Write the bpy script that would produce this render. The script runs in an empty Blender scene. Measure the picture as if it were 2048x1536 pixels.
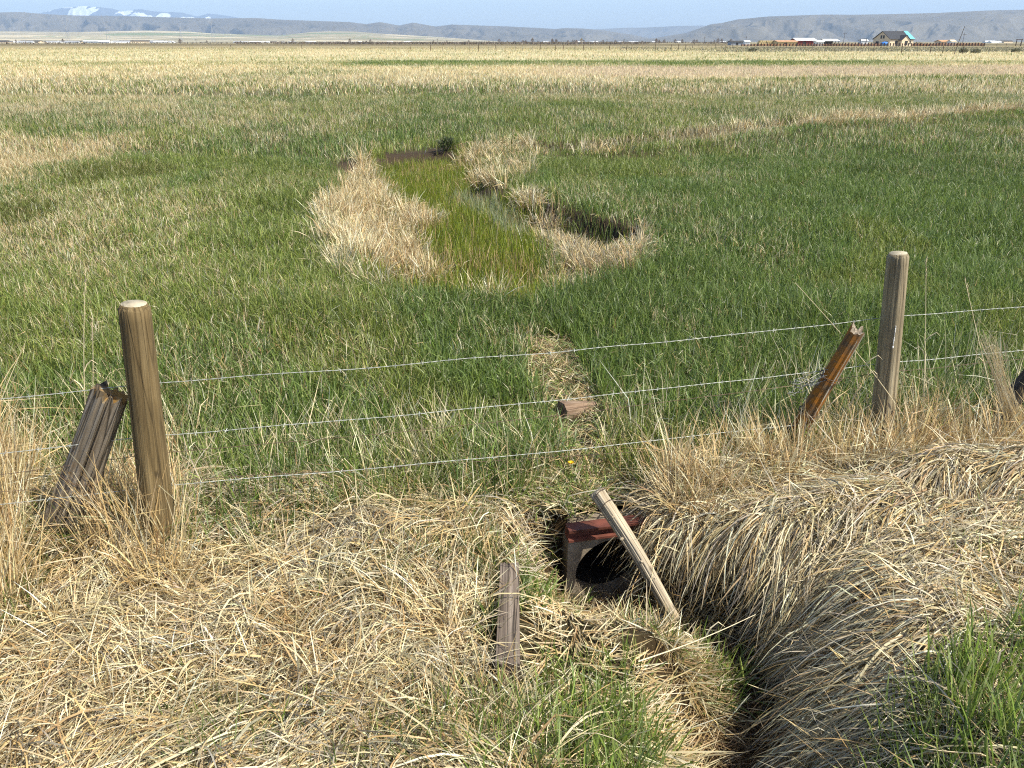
import bpy, bmesh, math, random
import numpy as np
from mathutils import Vector, Matrix, noise as mnoise

rng = np.random.default_rng(7)
random.seed(7)
scene = bpy.context.scene
COL = scene.collection
PI = math.pi

# ------------------------------------------------------------------ camera model (used to place things at measured ground points)
FPX, CX, CY = 1547.0, 1024.0, 768.0            # focal length in pixels of a 2048 px wide picture
PITCH = math.atan((CY - 83.0) / FPX)
CP, SP = math.cos(PITCH), math.sin(PITCH)
CAMZ = 2.2

def ground_at(px, py, z=0.0):
    """world x, y of the point at height z seen at a picture position"""
    px = np.asarray(px, float); py = np.asarray(py, float)
    v = (py - CY) / FPX; u = (px - CX) / FPX
    fwd = CP - v * SP; down = SP + v * CP
    t = (CAMZ - z) / down
    return u * t, fwd * t

def at_depth(px, py, y):
    """world point on the vertical plane y = const"""
    v = (py - CY) / FPX; u = (px - CX) / FPX
    t = y / (CP - v * SP)
    return Vector((u * t, y, CAMZ - (SP + v * CP) * t))

def to_px(x, y, z=0.0):
    f = y * CP + (CAMZ - z) * SP
    d = -y * SP + (CAMZ - z) * CP
    f = np.maximum(f, 1e-3)
    return CX + FPX * x / f, CY + FPX * d / f

# ------------------------------------------------------------------ helpers
def tag(o, label=None, cat=None, group=None, kind=None):
    if label: o['label'] = label
    if cat: o['category'] = cat
    if group: o['group'] = group
    if kind: o['kind'] = kind
    return o

def empty(name, loc=(0, 0, 0), rz=0.0):
    o = bpy.data.objects.new(name, None); COL.objects.link(o)
    o.location = loc; o.rotation_euler = (0, 0, rz); o.empty_display_size = 0.1
    return o

def obj(name, bm, mats, parent=None, smooth=False):
    me = bpy.data.meshes.new(name)
    bm.normal_update(); bm.to_mesh(me); bm.free()
    for m in (mats if isinstance(mats, (list, tuple)) else [mats]):
        me.materials.append(m)
    if smooth:
        me.polygons.foreach_set('use_smooth', [True] * len(me.polygons))
    o = bpy.data.objects.new(name, me); COL.objects.link(o)
    if parent: o.parent = parent
    return o

def copy_tree(o, parent=None):
    c = o.copy(); COL.objects.link(c); c.parent = parent
    for ch in list(o.children): copy_tree(ch, c)
    return c

def box(bm, x0, x1, y0, y1, z0, z1, mi=0):
    vs = [bm.verts.new(p) for p in ((x0,y0,z0),(x1,y0,z0),(x1,y1,z0),(x0,y1,z0),(x0,y0,z1),(x1,y0,z1),(x1,y1,z1),(x0,y1,z1))]
    for f in ((3,2,1,0),(4,5,6,7),(0,1,5,4),(1,2,6,5),(2,3,7,6),(3,0,4,7)):
        bm.faces.new([vs[i] for i in f]).material_index = mi

def poly(bm, pts, mi=0):
    f = bm.faces.new([bm.verts.new(p) for p in pts]); f.material_index = mi; return f

def slab(bm, pts, nvec, th, mi=0):
    """a planar polygon given thickness th along nvec"""
    n = Vector(nvec).normalized() * th
    a = [bm.verts.new(p) for p in pts]; b = [bm.verts.new(Vector(p) + n) for p in pts]
    k = len(pts)
    bm.faces.new(a[::-1]).material_index = mi; bm.faces.new(b).material_index = mi
    for i in range(k):
        bm.faces.new((a[i], a[(i+1) % k], b[(i+1) % k], b[i])).material_index = mi

def tube(bm, pts, r, sides=5, mi=0, cap=True):
    pts = [Vector(p) for p in pts]; n = len(pts)
    rr = r if isinstance(r, (list, tuple)) else [r] * n
    rings = []; up = Vector((0.13, 0.21, 1)).normalized()
    for i, p in enumerate(pts):
        d = (pts[min(i+1, n-1)] - pts[max(i-1, 0)]).normalized()
        a = d.cross(up)
        if a.length < 1e-4: a = d.cross(Vector((1, 0, 0)))
        a.normalize(); b = d.cross(a)
        rings.append([bm.verts.new(p + (a * math.cos(2*PI*k/sides) + b * math.sin(2*PI*k/sides)) * rr[i]) for k in range(sides)])
    for i in range(n - 1):
        for k in range(sides):
            f = bm.faces.new((rings[i][k], rings[i][(k+1) % sides], rings[i+1][(k+1) % sides], rings[i+1][k])); f.material_index = mi
    if cap:
        bm.faces.new(rings[0][::-1]).material_index = mi; bm.faces.new(rings[-1]).material_index = mi

def sstep(a, b, x):
    t = np.clip((np.asarray(x, float) - a) / (b - a), 0, 1)
    return t * t * (3 - 2 * t)

def _hash(ix, iy, seed):
    h = (ix.astype(np.int64) * 374761393 + iy.astype(np.int64) * 668265263 + seed * 1442695041) & 0xffffffff
    h = ((h ^ (h >> 13)) * 1274126177) & 0xffffffff
    h = ((h ^ (h >> 16)) * 2246822519) & 0xffffffff
    return ((h ^ (h >> 15)) & 0xffffff) / float(0xffffff)

def vnoise(x, y, s, seed=0):
    x = np.asarray(x, float) / s; y = np.asarray(y, float) / s
    ix = np.floor(x); iy = np.floor(y); fx = x - ix; fy = y - iy
    fx = fx*fx*(3-2*fx); fy = fy*fy*(3-2*fy)
    a = _hash(ix, iy, seed); b = _hash(ix+1, iy, seed); c = _hash(ix, iy+1, seed); d = _hash(ix+1, iy+1, seed)
    return a + (b-a)*fx + (c-a)*fy + (a-b-c+d)*fx*fy

def fbm(x, y, s, seed=0, octv=4):
    t = 0.0; amp = 0.5; tot = 0.0
    for k in range(octv):
        t = t + amp * vnoise(x, y, s / 2**k, seed + 17*k); tot += amp; amp *= 0.5
    return t / tot

def inpoly(P, x, y):
    P = np.asarray(P, float); c = np.zeros(np.shape(x), bool); n = len(P); j = n - 1
    for i in range(n):
        xi, yi = P[i]; xj, yj = P[j]
        hit = ((yi > y) != (yj > y)) & (x < (xj - xi) * (y - yi) / (yj - yi + 1e-12) + xi)
        c ^= hit; j = i
    return c

def poly_dist(P, x, y, closed=True):
    """distance to a polyline; also signed side and the parameter"""
    P = np.asarray(P, float); best = np.full(np.shape(x), 1e9); side = np.zeros(np.shape(x)); par = np.zeros(np.shape(x))
    n = len(P)
    for i in range(n if closed else n - 1):
        a = P[i]; b = P[(i+1) % n]; d = b - a; L2 = d @ d + 1e-12
        t = np.clip(((x-a[0])*d[0] + (y-a[1])*d[1]) / L2, 0, 1)
        qx = a[0] + t*d[0]; qy = a[1] + t*d[1]
        D = np.hypot(x-qx, y-qy); m = D < best
        best = np.where(m, D, best); side = np.where(m, np.sign(d[0]*(y-a[1]) - d[1]*(x-a[0])), side); par = np.where(m, i + t, par)
    return best, side, par

def W(pts, z=0.0):
    a = np.array(pts, float); x, y = ground_at(a[:, 0], a[:, 1], z); return np.stack([x, y], 1)

# ------------------------------------------------------------------ materials
def new_mat(name):
    m = bpy.data.materials.new(name); m.use_nodes = True
    nt = m.node_tree; nt.nodes.clear()
    return m, nt, nt.nodes, nt.links

def N(nt, typ, **kw):
    n = nt.nodes.new(typ)
    for k, v in kw.items():
        if k in n.inputs: n.inputs[k].default_value = v
        else: setattr(n, k, v)
    return n

def ramp(nt, fac, stops):
    r = nt.nodes.new('ShaderNodeValToRGB'); e = r.color_ramp.elements
    while len(e) < len(stops): e.new(0.5)
    for i, (p, c) in enumerate(stops):
        e[i].position = p; e[i].color = (*c, 1) if len(c) == 3 else c
    nt.links.new(fac, r.inputs['Fac']); return r.outputs['Color']

def mixc(nt, fac, a, b, mode='MIX'):
    m = nt.nodes.new('ShaderNodeMix'); m.data_type = 'RGBA'; m.blend_type = mode
    for sock, v in ((m.inputs['Factor'], fac), (m.inputs['A'], a), (m.inputs['B'], b)):
        if hasattr(v, 'links'): nt.links.new(v, sock)
        elif isinstance(v, (int, float)): sock.default_value = v
        else: sock.default_value = (*v, 1)
    return m.outputs['Result']

def tex(nt, typ, scale, vec=None, mapscale=None, coord='Object', **kw):
    if vec is None:
        tc = nt.nodes.new('ShaderNodeTexCoord'); vec = tc.outputs[coord]
    if mapscale:
        mp = nt.nodes.new('ShaderNodeMapping'); mp.inputs['Scale'].default_value = mapscale
        nt.links.new(vec, mp.inputs['Vector']); vec = mp.outputs['Vector']
    t = nt.nodes.new(typ); t.inputs['Scale'].default_value = scale
    for k, v in kw.items():
        if k in t.inputs: t.inputs[k].default_value = v
        else: setattr(t, k, v)
    nt.links.new(vec, t.inputs['Vector']); return t

def finish(nt, color, rough=0.8, bump=None, bstr=0.5, bdist=0.01, spec=0.3, metal=0.0):
    b = nt.nodes.new('ShaderNodeBsdfPrincipled'); o = nt.nodes.new('ShaderNodeOutputMaterial')
    if hasattr(color, 'links'): nt.links.new(color, b.inputs['Base Color'])
    else: b.inputs['Base Color'].default_value = (*color, 1)
    b.inputs['Roughness'].default_value = rough; b.inputs['Specular IOR Level'].default_value = spec; b.inputs['Metallic'].default_value = metal
    if bump is not None:
        bp = nt.nodes.new('ShaderNodeBump'); bp.inputs['Strength'].default_value = bstr; bp.inputs['Distance'].default_value = bdist
        nt.links.new(bump, bp.inputs['Height']); nt.links.new(bp.outputs['Normal'], b.inputs['Normal'])
    nt.links.new(b.outputs[0], o.inputs['Surface']); return b

def plain(name, c, rough=0.8, var=0.25, scale=3.0, metal=0.0, spec=0.3):
    m, nt, n, l = new_mat(name)
    t = tex(nt, 'ShaderNodeTexNoise', scale, Detail=5.0)
    c1 = tuple(x * (1 - var) for x in c); c2 = tuple(min(1, x * (1 + var)) for x in c)
    finish(nt, ramp(nt, t.outputs['Fac'], [(0.3, c1), (0.7, c2)]), rough, metal=metal, spec=spec); return m

def blade_mat(name, transl=0.3, rough=0.5, spec=0.35):
    m, nt, n, l = new_mat(name)
    a = N(nt, 'ShaderNodeAttribute', attribute_name='Col')
    p = nt.nodes.new('ShaderNodeBsdfPrincipled'); p.inputs['Roughness'].default_value = rough; p.inputs['Specular IOR Level'].default_value = spec
    t = nt.nodes.new('ShaderNodeBsdfTranslucent'); mx = nt.nodes.new('ShaderNodeMixShader'); mx.inputs[0].default_value = transl
    o = nt.nodes.new('ShaderNodeOutputMaterial')
    l.new(a.outputs['Color'], p.inputs['Base Color']); l.new(a.outputs['Color'], t.inputs['Color'])
    l.new(p.outputs[0], mx.inputs[1]); l.new(t.outputs[0], mx.inputs[2]); l.new(mx.outputs[0], o.inputs['Surface']); return m

def wood_mat(name, dark, mid, light, lichen=None, lich=(0.5, 0.6), crack=0.6, grain=1.0, knots=True):
    m, nt, n, l = new_mat(name)
    streak = tex(nt, 'ShaderNodeTexNoise', 1.0, mapscale=(60*grain, 60*grain, 2.2), Detail=6.0, Roughness=0.62)
    fine = tex(nt, 'ShaderNodeTexNoise', 1.0, mapscale=(190*grain, 190*grain, 6.0), Detail=4.0)
    blot = tex(nt, 'ShaderNodeTexNoise', 5.0, mapscale=(1, 1, 0.6), Detail=4.0)
    c = ramp(nt, streak.outputs['Fac'], [(0.30, dark), (0.48, mid), (0.70, light)])
    c = mixc(nt, ramp(nt, blot.outputs['Fac'], [(0.35, (0, 0, 0)), (0.7, (0.55, 0.55, 0.55))]), c, dark)
    cr = tex(nt, 'ShaderNodeTexVoronoi', 1.0, mapscale=(26*grain, 26*grain, 0.9), feature='DISTANCE_TO_EDGE')
    crk = ramp(nt, cr.outputs['Distance'], [(0.0, (1, 1, 1)), (0.035, (0, 0, 0))])
    c = mixc(nt, mixc(nt, crack, (0, 0, 0), crk), c, tuple(x * 0.3 for x in dark))
    if knots:
        kn = tex(nt, 'ShaderNodeTexVoronoi', 1.0, mapscale=(7, 7, 4.5))
        c = mixc(nt, ramp(nt, kn.outputs['Distance'], [(0.06, (0.75, 0.75, 0.75)), (0.13, (0, 0, 0))]), c, tuple(x * 0.55 for x in dark))
    if lichen:
        li = tex(nt, 'ShaderNodeTexNoise', 9.0, Detail=8.0, Roughness=0.7)
        c = mixc(nt, ramp(nt, li.outputs['Fac'], [(lich[0], (0, 0, 0)), (lich[1], (1, 1, 1))]), c, lichen)
    h = mixc(nt, 0.5, streak.outputs['Fac'], fine.outputs['Fac'])
    h = mixc(nt, mixc(nt, crack, (0, 0, 0), crk), h, (0, 0, 0))
    finish(nt, c, 0.85, bump=h, bstr=0.9, bdist=0.006, spec=0.2); return m

M_BLADE = blade_mat('grass_blade', 0.40, .45, .45)
M_STRAW = blade_mat('straw_blade', 0.22, 0.45, 0.4)

# ------------------------------------------------------------------ ground shape
DITCH = np.array([(.47, 3.45), (.47, 3.25), (.58, 3.05), (.92, 2.96), (1.17, 2.76), (1.14, 2.5), (1.02, 2.2), (.93, 1.6), (.90, 0.9)])
SWALE = W([(650, 335), (760, 308), (940, 303), (1010, 385), (1100, 410), (1275, 462), (1275, 560), (1060, 612), (920, 600), (760, 585), (660, 470)])
CREEK = W([(1010, 300), (1120, 302), (1230, 298), (1350, 287), (1480, 270), (1600, 256), (1750, 250), (1900, 236), (2060, 226), (2300, 215)])
HEAD_O = Vector((0.515, 3.29)); HEAD_YAW = math.radians(12)      # culvert headwall

def head_local(x, y):
    c, s = math.cos(HEAD_YAW), math.sin(HEAD_YAW); dx = x - HEAD_O.x; dy = y - HEAD_O.y
    return dx*c + dy*s, -dx*s + dy*c

def height(x, y):
    x = np.asarray(x, float); y = np.asarray(y, float)
    z = 0.05 * (fbm(x, y, 1.3, 3, 3) - 0.5) * sstep(60, 5, y) + 0.25 * (fbm(x, y, 14, 5, 2) - 0.5) * sstep(8, 20, y) * sstep(120, 40, y)
    z = z + 0.30 * sstep(2.2, 0.2, y)
    near = (y < 5.0) & (np.abs(x) < 5)
    if near.any():
        xn = x[near]; yn = y[near]
        d, sd, par = poly_dist(DITCH, xn, yn, closed=False)
        zr = 0.06 * sstep(0.2, 0.7, d)
        # matted mounds right of the ditch
        rx = sstep(0.95, 1.35, xn - (yn - 2.75) * -0.25)
        mound = 0.15 * (fbm(xn * 0.8 + 3, yn * 1.5, 0.7, 11, 3) - 0.5) + .15 * (fbm(xn, yn * 1.4, .28, 13, 2) - .5)
        mound += 0.10 * np.exp(-(((yn - 3.16 - 0.05*(xn-1.6)) / 0.14)**2)) * sstep(0.9, 1.3, xn) * sstep(2.6, 2.1, xn)
        mound += 0.04 * np.exp(-(((yn - 2.72 - 0.10*(xn-1.7)) / 0.15)**2)) * sstep(1.3, 1.7, xn)
        mound -= 0.26 * np.exp(-(((xn - 2.12) / 0.26)**2 + ((yn - 3.22) / 0.12)**2) ** 1.6)
        mound += 0.12 * np.exp(-((xn - 2.62) / 0.16)**2 - ((yn - 3.25) / 0.25)**2) + 0.10 * np.exp(-((xn - 2.25) / 0.4)**2 - ((yn - 3.5) / 0.1)**2)
        mound *= sstep(4.0, 3.5, yn) * rx
        right = (sd < 0) == False
        mo = sstep(2.86, 3.04, yn); left_p = -0.52 + 0.52 * sstep(0, 0.55 - .20 * mo, d - .07 - .12 * mo) - 0.10 * np.exp(-((d - 0.33) / 0.10)**2)
        r0 = 0.07 + 0.11 * sstep(2.85, 3.1, yn); fs = .26 + .26 * sstep(2.7, 3.0, yn); right_p = -0.52 + fs * sstep(0, 0.11, d - r0) + (.56 - fs) * sstep(.04, .50, d - r0)
        prof = np.where(right, right_p, left_p)
        lx, ly = head_local(xn, yn)
        beyond = ly > 0.06
        away = np.where(np.abs(lx) < .28, 1.0, 1 - sstep(-.22, .22, ly))
        prof = np.where(beyond & (np.abs(lx) < .28), 0.0, np.minimum(prof, 0.06) * away)
        beyond = beyond & (np.abs(lx) < .28) | (ly > .25)
        # keep ditch only where it applies
        zz = z[near] + np.where(beyond, 0, prof) + mound + np.where(right, zr, 0) * (~beyond)
        zz += (0.05 + .13 * sstep(.1, -.4, xn) * sstep(3.3, 3.0, yn)) * (fbm(xn, yn, 0.34, 21, 2) - 0.5) * sstep(4.5, 3.5, yn)
        zz += .022 * (vnoise(xn, yn, .09, 23) - .5) * sstep(.7, .4, d) * (~beyond)
        z[near] = zz
    mid = (y > 5) & (y < 40)
    if mid.any():
        xm = x[mid]; ym = y[mid]
        d, _, _ = poly_dist(SWALE, xm, ym)
        ins = inpoly(SWALE, xm, ym)
        dep = -0.22 * sstep(0.0, 0.5, np.where(ins, d, 0))
        dc, _, _ = poly_dist(CREEK, xm, ym, closed=False)
        dep += -0.35 * sstep(0.6, 0.2, dc) * (~ins) + 0.10 * np.exp(-((dc - 1.1) / 0.45)**2)
        dB = poly_dist(W([(1075, 425), (1180, 452), (1268, 482)]), xm, ym, closed=False)[0]
        dep -= .26 * sstep(.55, .1, dB) * ins
        # hummocks inside the swale
        dep += 0.12 * (fbm(xm, ym, 0.9, 31, 2) - 0.4) * sstep(0, .3, np.where(ins, d, 0))
        z[mid] = z[mid] + dep
    return z

# named patches (outlines measured as picture positions on the ground, kept as ground outlines)
Z_DRYL = W(z=-.12, pts=[(690, 360), (735, 318), (765, 370), (790, 405), (850, 420), (865, 455), (840, 480), (850, 530), (868, 592), (770, 590), (720, 550), (655, 490), (640, 430), (690, 400)])
Z_DRYR1 = W(z=-.12, pts=[(925, 335), (990, 298), (1090, 302), (1090, 325), (1045, 370), (1015, 395), (940, 378)])
Z_DRYR2 = W(z=-.15, pts=[(1025, 402), (1095, 428), (1150, 482), (1215, 512), (1275, 478), (1288, 510), (1270, 565), (1165, 600), (1115, 598), (1130, 530), (1080, 470)])
Z_DRYB = W([(920, 575), (1000, 545), (1010, 612), (935, 608)])
Z_SAGE = W(z=-.2, pts=[(915, 400), (980, 392), (1055, 470), (1010, 480), (935, 435)])
Z_MUD1 = W([(755, 314), (800, 303), (850, 298), (900, 296), (960, 290), (955, 299), (905, 310), (850, 315), (780, 320)])
Z_MUD2 = W([(640, 333), (670, 326), (730, 318), (722, 326), (690, 334), (650, 340)])
Z_MUD3 = W([(935, 362), (1030, 372), (1025, 392), (950, 385)])
Z_BANK = W(z=-.1, pts=[(1075, 402), (1180, 432), (1275, 460), (1268, 482), (1180, 466), (1085, 428)])
Z_LEFTDRY = W([(-700, 262), (330, 270), (390, 296), (260, 338), (110, 368), (0, 395), (-700, 420)])
Z_LEFTOLIVE = W([(-300, 420), (60, 410), (110, 440), (60, 460), (-300, 470)])
Z_LEFTOLIVE2 = W([(120, 350), (330, 335), (380, 350), (300, 372), (120, 385)])
PATH = W([(1095, 690), (1110, 740), (1150, 820), (1165, 900), (1175, 960), (1110, 1030)])

def inw(P, x, y, a=.3, s=None):
    s = s or a * 2.2
    return inpoly(P, x + 2 * a * (fbm(x, y, s, 501, 3) - .5), y + 2 * a * (fbm(x, y, s, 503, 3) - .5))

def muddy(x, y): return inw(Z_MUD1, x, y, .5, .7) | inw(Z_MUD2, x, y, .4, .6) | inw(Z_MUD3, x, y, .2)

def px_band(y, y0, y1, soft=4.0):
    """weight of a band across the field, between two picture rows"""
    d0 = ground_at(1024, y0)[1]; d1 = ground_at(1024, y1)[1]
    return d0, d1

def dryness(x, y):
    """share of straw among the blades of the meadow at a ground point"""
    n1 = fbm(x, y * 0.6, 3.0, 41, 4); n2 = fbm(x * 0.5, y * 0.35, 9.0, 43, 3); n3 = fbm(x, y * 0.5, 0.7, 47, 2)
    D = np.log(np.maximum(y, 1.0))
    base = np.interp(D, np.log([3, 6, 9, 13, 18, 25, 33, 42, 55, 75, 90, 110, 160, 300]), [.10, .04, .03, .08, .22, .36, .45, .62, .84, .86, .66, .84, .86, .8])
    p = base + 1.3 * (n1 - 0.5) * 0.5 + 0.8 * (n2 - 0.5) * 0.6 + 0.35 * (n3 - .5)
    px, py = to_px(x, y)
    # broad differences over the field
    p += 0.42 * sstep(800, 0, px) * sstep(310, 400, py) * sstep(640, 460, py) * (.5 + fbm(x, y * .6, 1.6, 57, 3))
    p += .14 * sstep(1150, 1500, px) * sstep(290, 330, py) * sstep(420, 370, py)
    p -= 0.10 * sstep(1250, 1500, px) * sstep(330, 420, py) * sstep(800, 620, py)
    p += 0.75 * inpoly(Z_LEFTDRY, x, y) * sstep(0, 2.2, poly_dist(Z_LEFTDRY, x, y)[0] + 2.0 * (fbm(x, y, 1.6, 59, 3) - .38))
    p += 0.5 * sstep(0.24, 0.03, poly_dist(PATH, x, y, closed=False)[0] + .34 * (fbm(x, y, .35, 79, 3) - .5))
    wob = 6 * (fbm(x, y * 0.2, 12, 53, 3) - 0.5)
    strip = sstep(119, 123, py + wob) * sstep(137, 131, py + wob) * sstep(600, 760, px) * sstep(1900, 1700, px)
    p -= 0.50 * strip
    strip2 = sstep(153, 157, py + wob*.6) * sstep(164, 160, py + wob*.6) * sstep(1350, 1500, px)
    p -= 0.45 * strip2
    p += 0.25 * sstep(124, 136, py) * sstep(160, 150, py) * sstep(900, 1150, px)
    return np.clip(p, 0.02, 0.98)

G_LUSH = np.array([(.132, .190, .032), (.170, .228, .040), (.240, .292, .075), (.090, .138, .027), (.142, .194, .050), (.212, .258, .095)])
G_OLIVE = np.array([(.20, .24, .022), (.235, .265, .026), (.16, .20, .022)])
G_SAGE = np.array([(.29, .32, .17), (.24, .275, .145), (.35, .37, .21)])
S_PALE = np.array([(.68, .585, .35), (.57, .47, .26), (.76, .68, .47), (.46, .375, .205), (.66, .565, .36)])
S_TAN = np.array([(.56, .405, .19), (.48, .335, .145), (.60, .455, .24), (.40, .265, .12)])
S_GREY = np.array([(.44, .385, .275), (.37, .32, .23), (.50, .44, .33), (.31, .26, .18)])

def pick(pal, n, jit=0.16):
    c = pal[rng.integers(0, len(pal), n)]
    return np.clip(c * (1 + jit * rng.standard_normal((n, 1))) * (1 + 0.028 * rng.standard_normal((n, 3))), 0.01, 0.8)

def land_color(x, y):
    """colour of the thatch, soil and far land itself"""
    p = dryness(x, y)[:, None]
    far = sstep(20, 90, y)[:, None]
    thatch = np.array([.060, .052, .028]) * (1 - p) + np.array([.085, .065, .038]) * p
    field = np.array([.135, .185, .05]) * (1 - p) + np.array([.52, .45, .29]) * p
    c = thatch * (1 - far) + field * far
    px, py = to_px(x, y)
    pink = (sstep(130, 136, py) * sstep(156, 150, py) * sstep(1000, 1250, px))[:, None]
    c = c * (1 - 0.5 * pink) + np.array([.54, .44, .30]) * 0.5 * pink
    # bands towards the horizon
    k = fbm(x / 6.0, y, 60, 61, 3)
    d2 = sstep(230, 300, y + 60 * (k - .5))[:, None]
    c = c * (1 - d2) + d2 * (np.array([.30, .25, .15]) + 0.12 * (fbm(x / 3, y, 120, 67, 3) - 0.5)[:, None])
    d3 = (sstep(420, 520, y + 100*(k-.5)) * sstep(1000, 760, y))[:, None]
    c = c * (1 - d3) + d3 * np.array([.17, .135, .075])
    d4 = (sstep(900, 1100, y))[:, None]
    c = c * (1 - d4) + d4 * (np.array([.26, .22, .14]) + 0.16 * (fbm(x / 4, y, 700, 71, 3) - .5)[:, None])
    mud = (muddy(x, y) | inw(Z_BANK, x, y, .15))[:, None]  # bare mud, plus the cut bank, its shade painted in the same dark colour
    c = np.where(mud, np.array([.055, .040, .028]), c)
    ins = inpoly(SWALE, x, y)[:, None] & ~mud
    c = np.where(ins, np.array([.06, .065, .022]), c)
    near = (y < 3.4)
    d, _, _ = poly_dist(DITCH, x, y, closed=False)
    wet = (sstep(0.75, 0.45, d) * near)[:, None]
    c = c * (1 - wet) + wet * np.array([.045, .028, .014])
    return np.clip(c, 0.01, 0.7)

def build_ground():
    def grow(a, step, r, end):
        out = [a]
        while abs(out[-1]) < end:
            out.append(out[-1] + step); step *= r
        return out
    xs_p = list(np.arange(0, 3.6, 0.035)); xs_p += grow(xs_p[-1] + .05, 0.06, 1.045, 14000)[0:]
    xs = np.array([-v for v in xs_p[:0:-1]] + xs_p)
    ys = list(np.arange(-12, 0.8, 0.8)) + list(np.arange(0.8, 4.2, 0.03)) + list(np.arange(4.2, 20, 0.09))
    ys = np.array(ys + grow(ys[-1] + .1, 0.12, 1.03, 12000))
    X, Y = np.meshgrid(xs, ys); x = X.ravel(); y = Y.ravel()
    z = height(x, y)
    nx, ny = len(xs), len(ys)
    i = np.arange(ny - 1)[:, None] * nx + np.arange(nx - 1)[None, :]
    q = np.stack([i, i + 1, i + nx + 1, i + nx], -1).reshape(-1, 4)
    # opening under the culvert headwall
    cx = x[q].mean(1); cy = y[q].mean(1); lx, ly = head_local(cx, cy)
    hole = (np.abs(lx) < 0.215) & (ly > -0.015) & (ly < 0.115)
    q = q[~hole]
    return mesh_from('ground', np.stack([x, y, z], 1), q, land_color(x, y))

def mesh_from(name, V, Q, C=None, mat=None, smooth=False):
    me = bpy.data.meshes.new(name)
    k = Q.shape[1]
    me.vertices.add(len(V)); me.vertices.foreach_set('co', np.ascontiguousarray(V, np.float32).ravel())
    me.loops.add(Q.size); me.loops.foreach_set('vertex_index', np.ascontiguousarray(Q, np.int32).ravel())
    me.polygons.add(len(Q)); me.polygons.foreach_set('loop_start', np.arange(0, Q.size, k, dtype=np.int32))
    if smooth: me.polygons.foreach_set('use_smooth', np.ones(len(Q), bool))
    if C is not None:
        a = me.color_attributes.new('Col', 'FLOAT_COLOR', 'POINT')
        c4 = np.ones((len(V), 4), np.float32); c4[:, :3] = C
        a.data.foreach_set('color', c4.ravel())
    me.update(calc_edges=True)
    if mat: me.materials.append(mat)
    o = bpy.data.objects.new(name, me); COL.objects.link(o); return o

# ------------------------------------------------------------------ blades
class Blades:
    def __init__(self): self.V = []; self.Q = []; self.C = []; self.n = 0
    def add_spine(self, P, S, col):
        """P (n,K,3) spine points, S (n,K,3) half-width vectors, col (n,3)"""
        n, K, _ = P.shape
        V = np.stack([P - S, P + S], 2).reshape(n * K * 2, 3)
        b = (np.arange(n) * K * 2)[:, None] + (np.arange(K - 1) * 2)[None, :] + self.n
        Q = np.stack([b, b + 1, b + 3, b + 2], -1).reshape(-1, 4)
        self.V.append(V.astype(np.float32)); self.Q.append(Q.astype(np.int32)); self.C.append(np.repeat(col, K * 2, 0).astype(np.float32)); self.n += len(V)
    def stand(self, root, phi, th0, curl, L, w, col, K=4, kink=None, taper=0.12, root_w=0.8):
        """upright or leaning blades: heading phi, tilt th0 at the root, extra tilt curl towards the tip"""
        n = len(root); t = np.linspace(0, 1, K)
        th = th0[:, None] + curl[:, None] * t[None, :]**1.3
        ph = np.repeat(phi[:, None], K, 1)
        if kink is not None:
            kk = rng.random(n) < kink
            at = rng.integers(1, K, n)
            after = (np.arange(K)[None, :] >= at[:, None]) & kk[:, None]
            th = th + after * rng.uniform(.5, 1.7, n)[:, None]; ph = ph + after * rng.uniform(-.8, .8, n)[:, None]
        d = np.stack([np.sin(th) * np.cos(ph), np.sin(th) * np.sin(ph), np.cos(th)], -1)
        st = d * (L / (K - 1))[:, None, None]
        P = root[:, None, :] + np.concatenate([np.zeros((n, 1, 3)), np.cumsum(st[:, :-1], 1)], 1)
        s = np.stack([-np.sin(ph), np.cos(ph), np.zeros_like(ph)], -1)
        nn = np.cross(d, s); psi = rng.uniform(-1.2, 1.2, n)[:, None, None]
        S = s * np.cos(psi) + nn * np.sin(psi)
        prof = np.interp(t, [0, .35, .75, 1], [root_w, 1, .72, taper])
        S = S * (w[:, None] * 0.5 * prof[None, :])[..., None]
        self.add_spine(P, S, col)
    def build(self, name, mat):
        o = mesh_from(name, np.concatenate(self.V), np.concatenate(self.Q), np.concatenate(self.C), mat)
        return o

def rand_in(x0, x1, y0, y1, n):
    return rng.uniform(x0, x1, n), rng.uniform(y0, y1, n)

def wedge(y0, y1, n, margin=0.06):
    """n points spread evenly over the field between two distances, inside the view and a little beside it"""
    y = np.sqrt(rng.uniform(y0*y0, y1*y1, n))
    half = (1024 / FPX) * (y * CP + CAMZ * SP) * (1 + margin) + 0.3
    return rng.uniform(-1, 1, n) * half, y

def R3(x, y, dz=0.0): return np.stack([x, y, height(x, y) + dz], 1)

def U(a, b, n): return rng.uniform(a, b, n)

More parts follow.
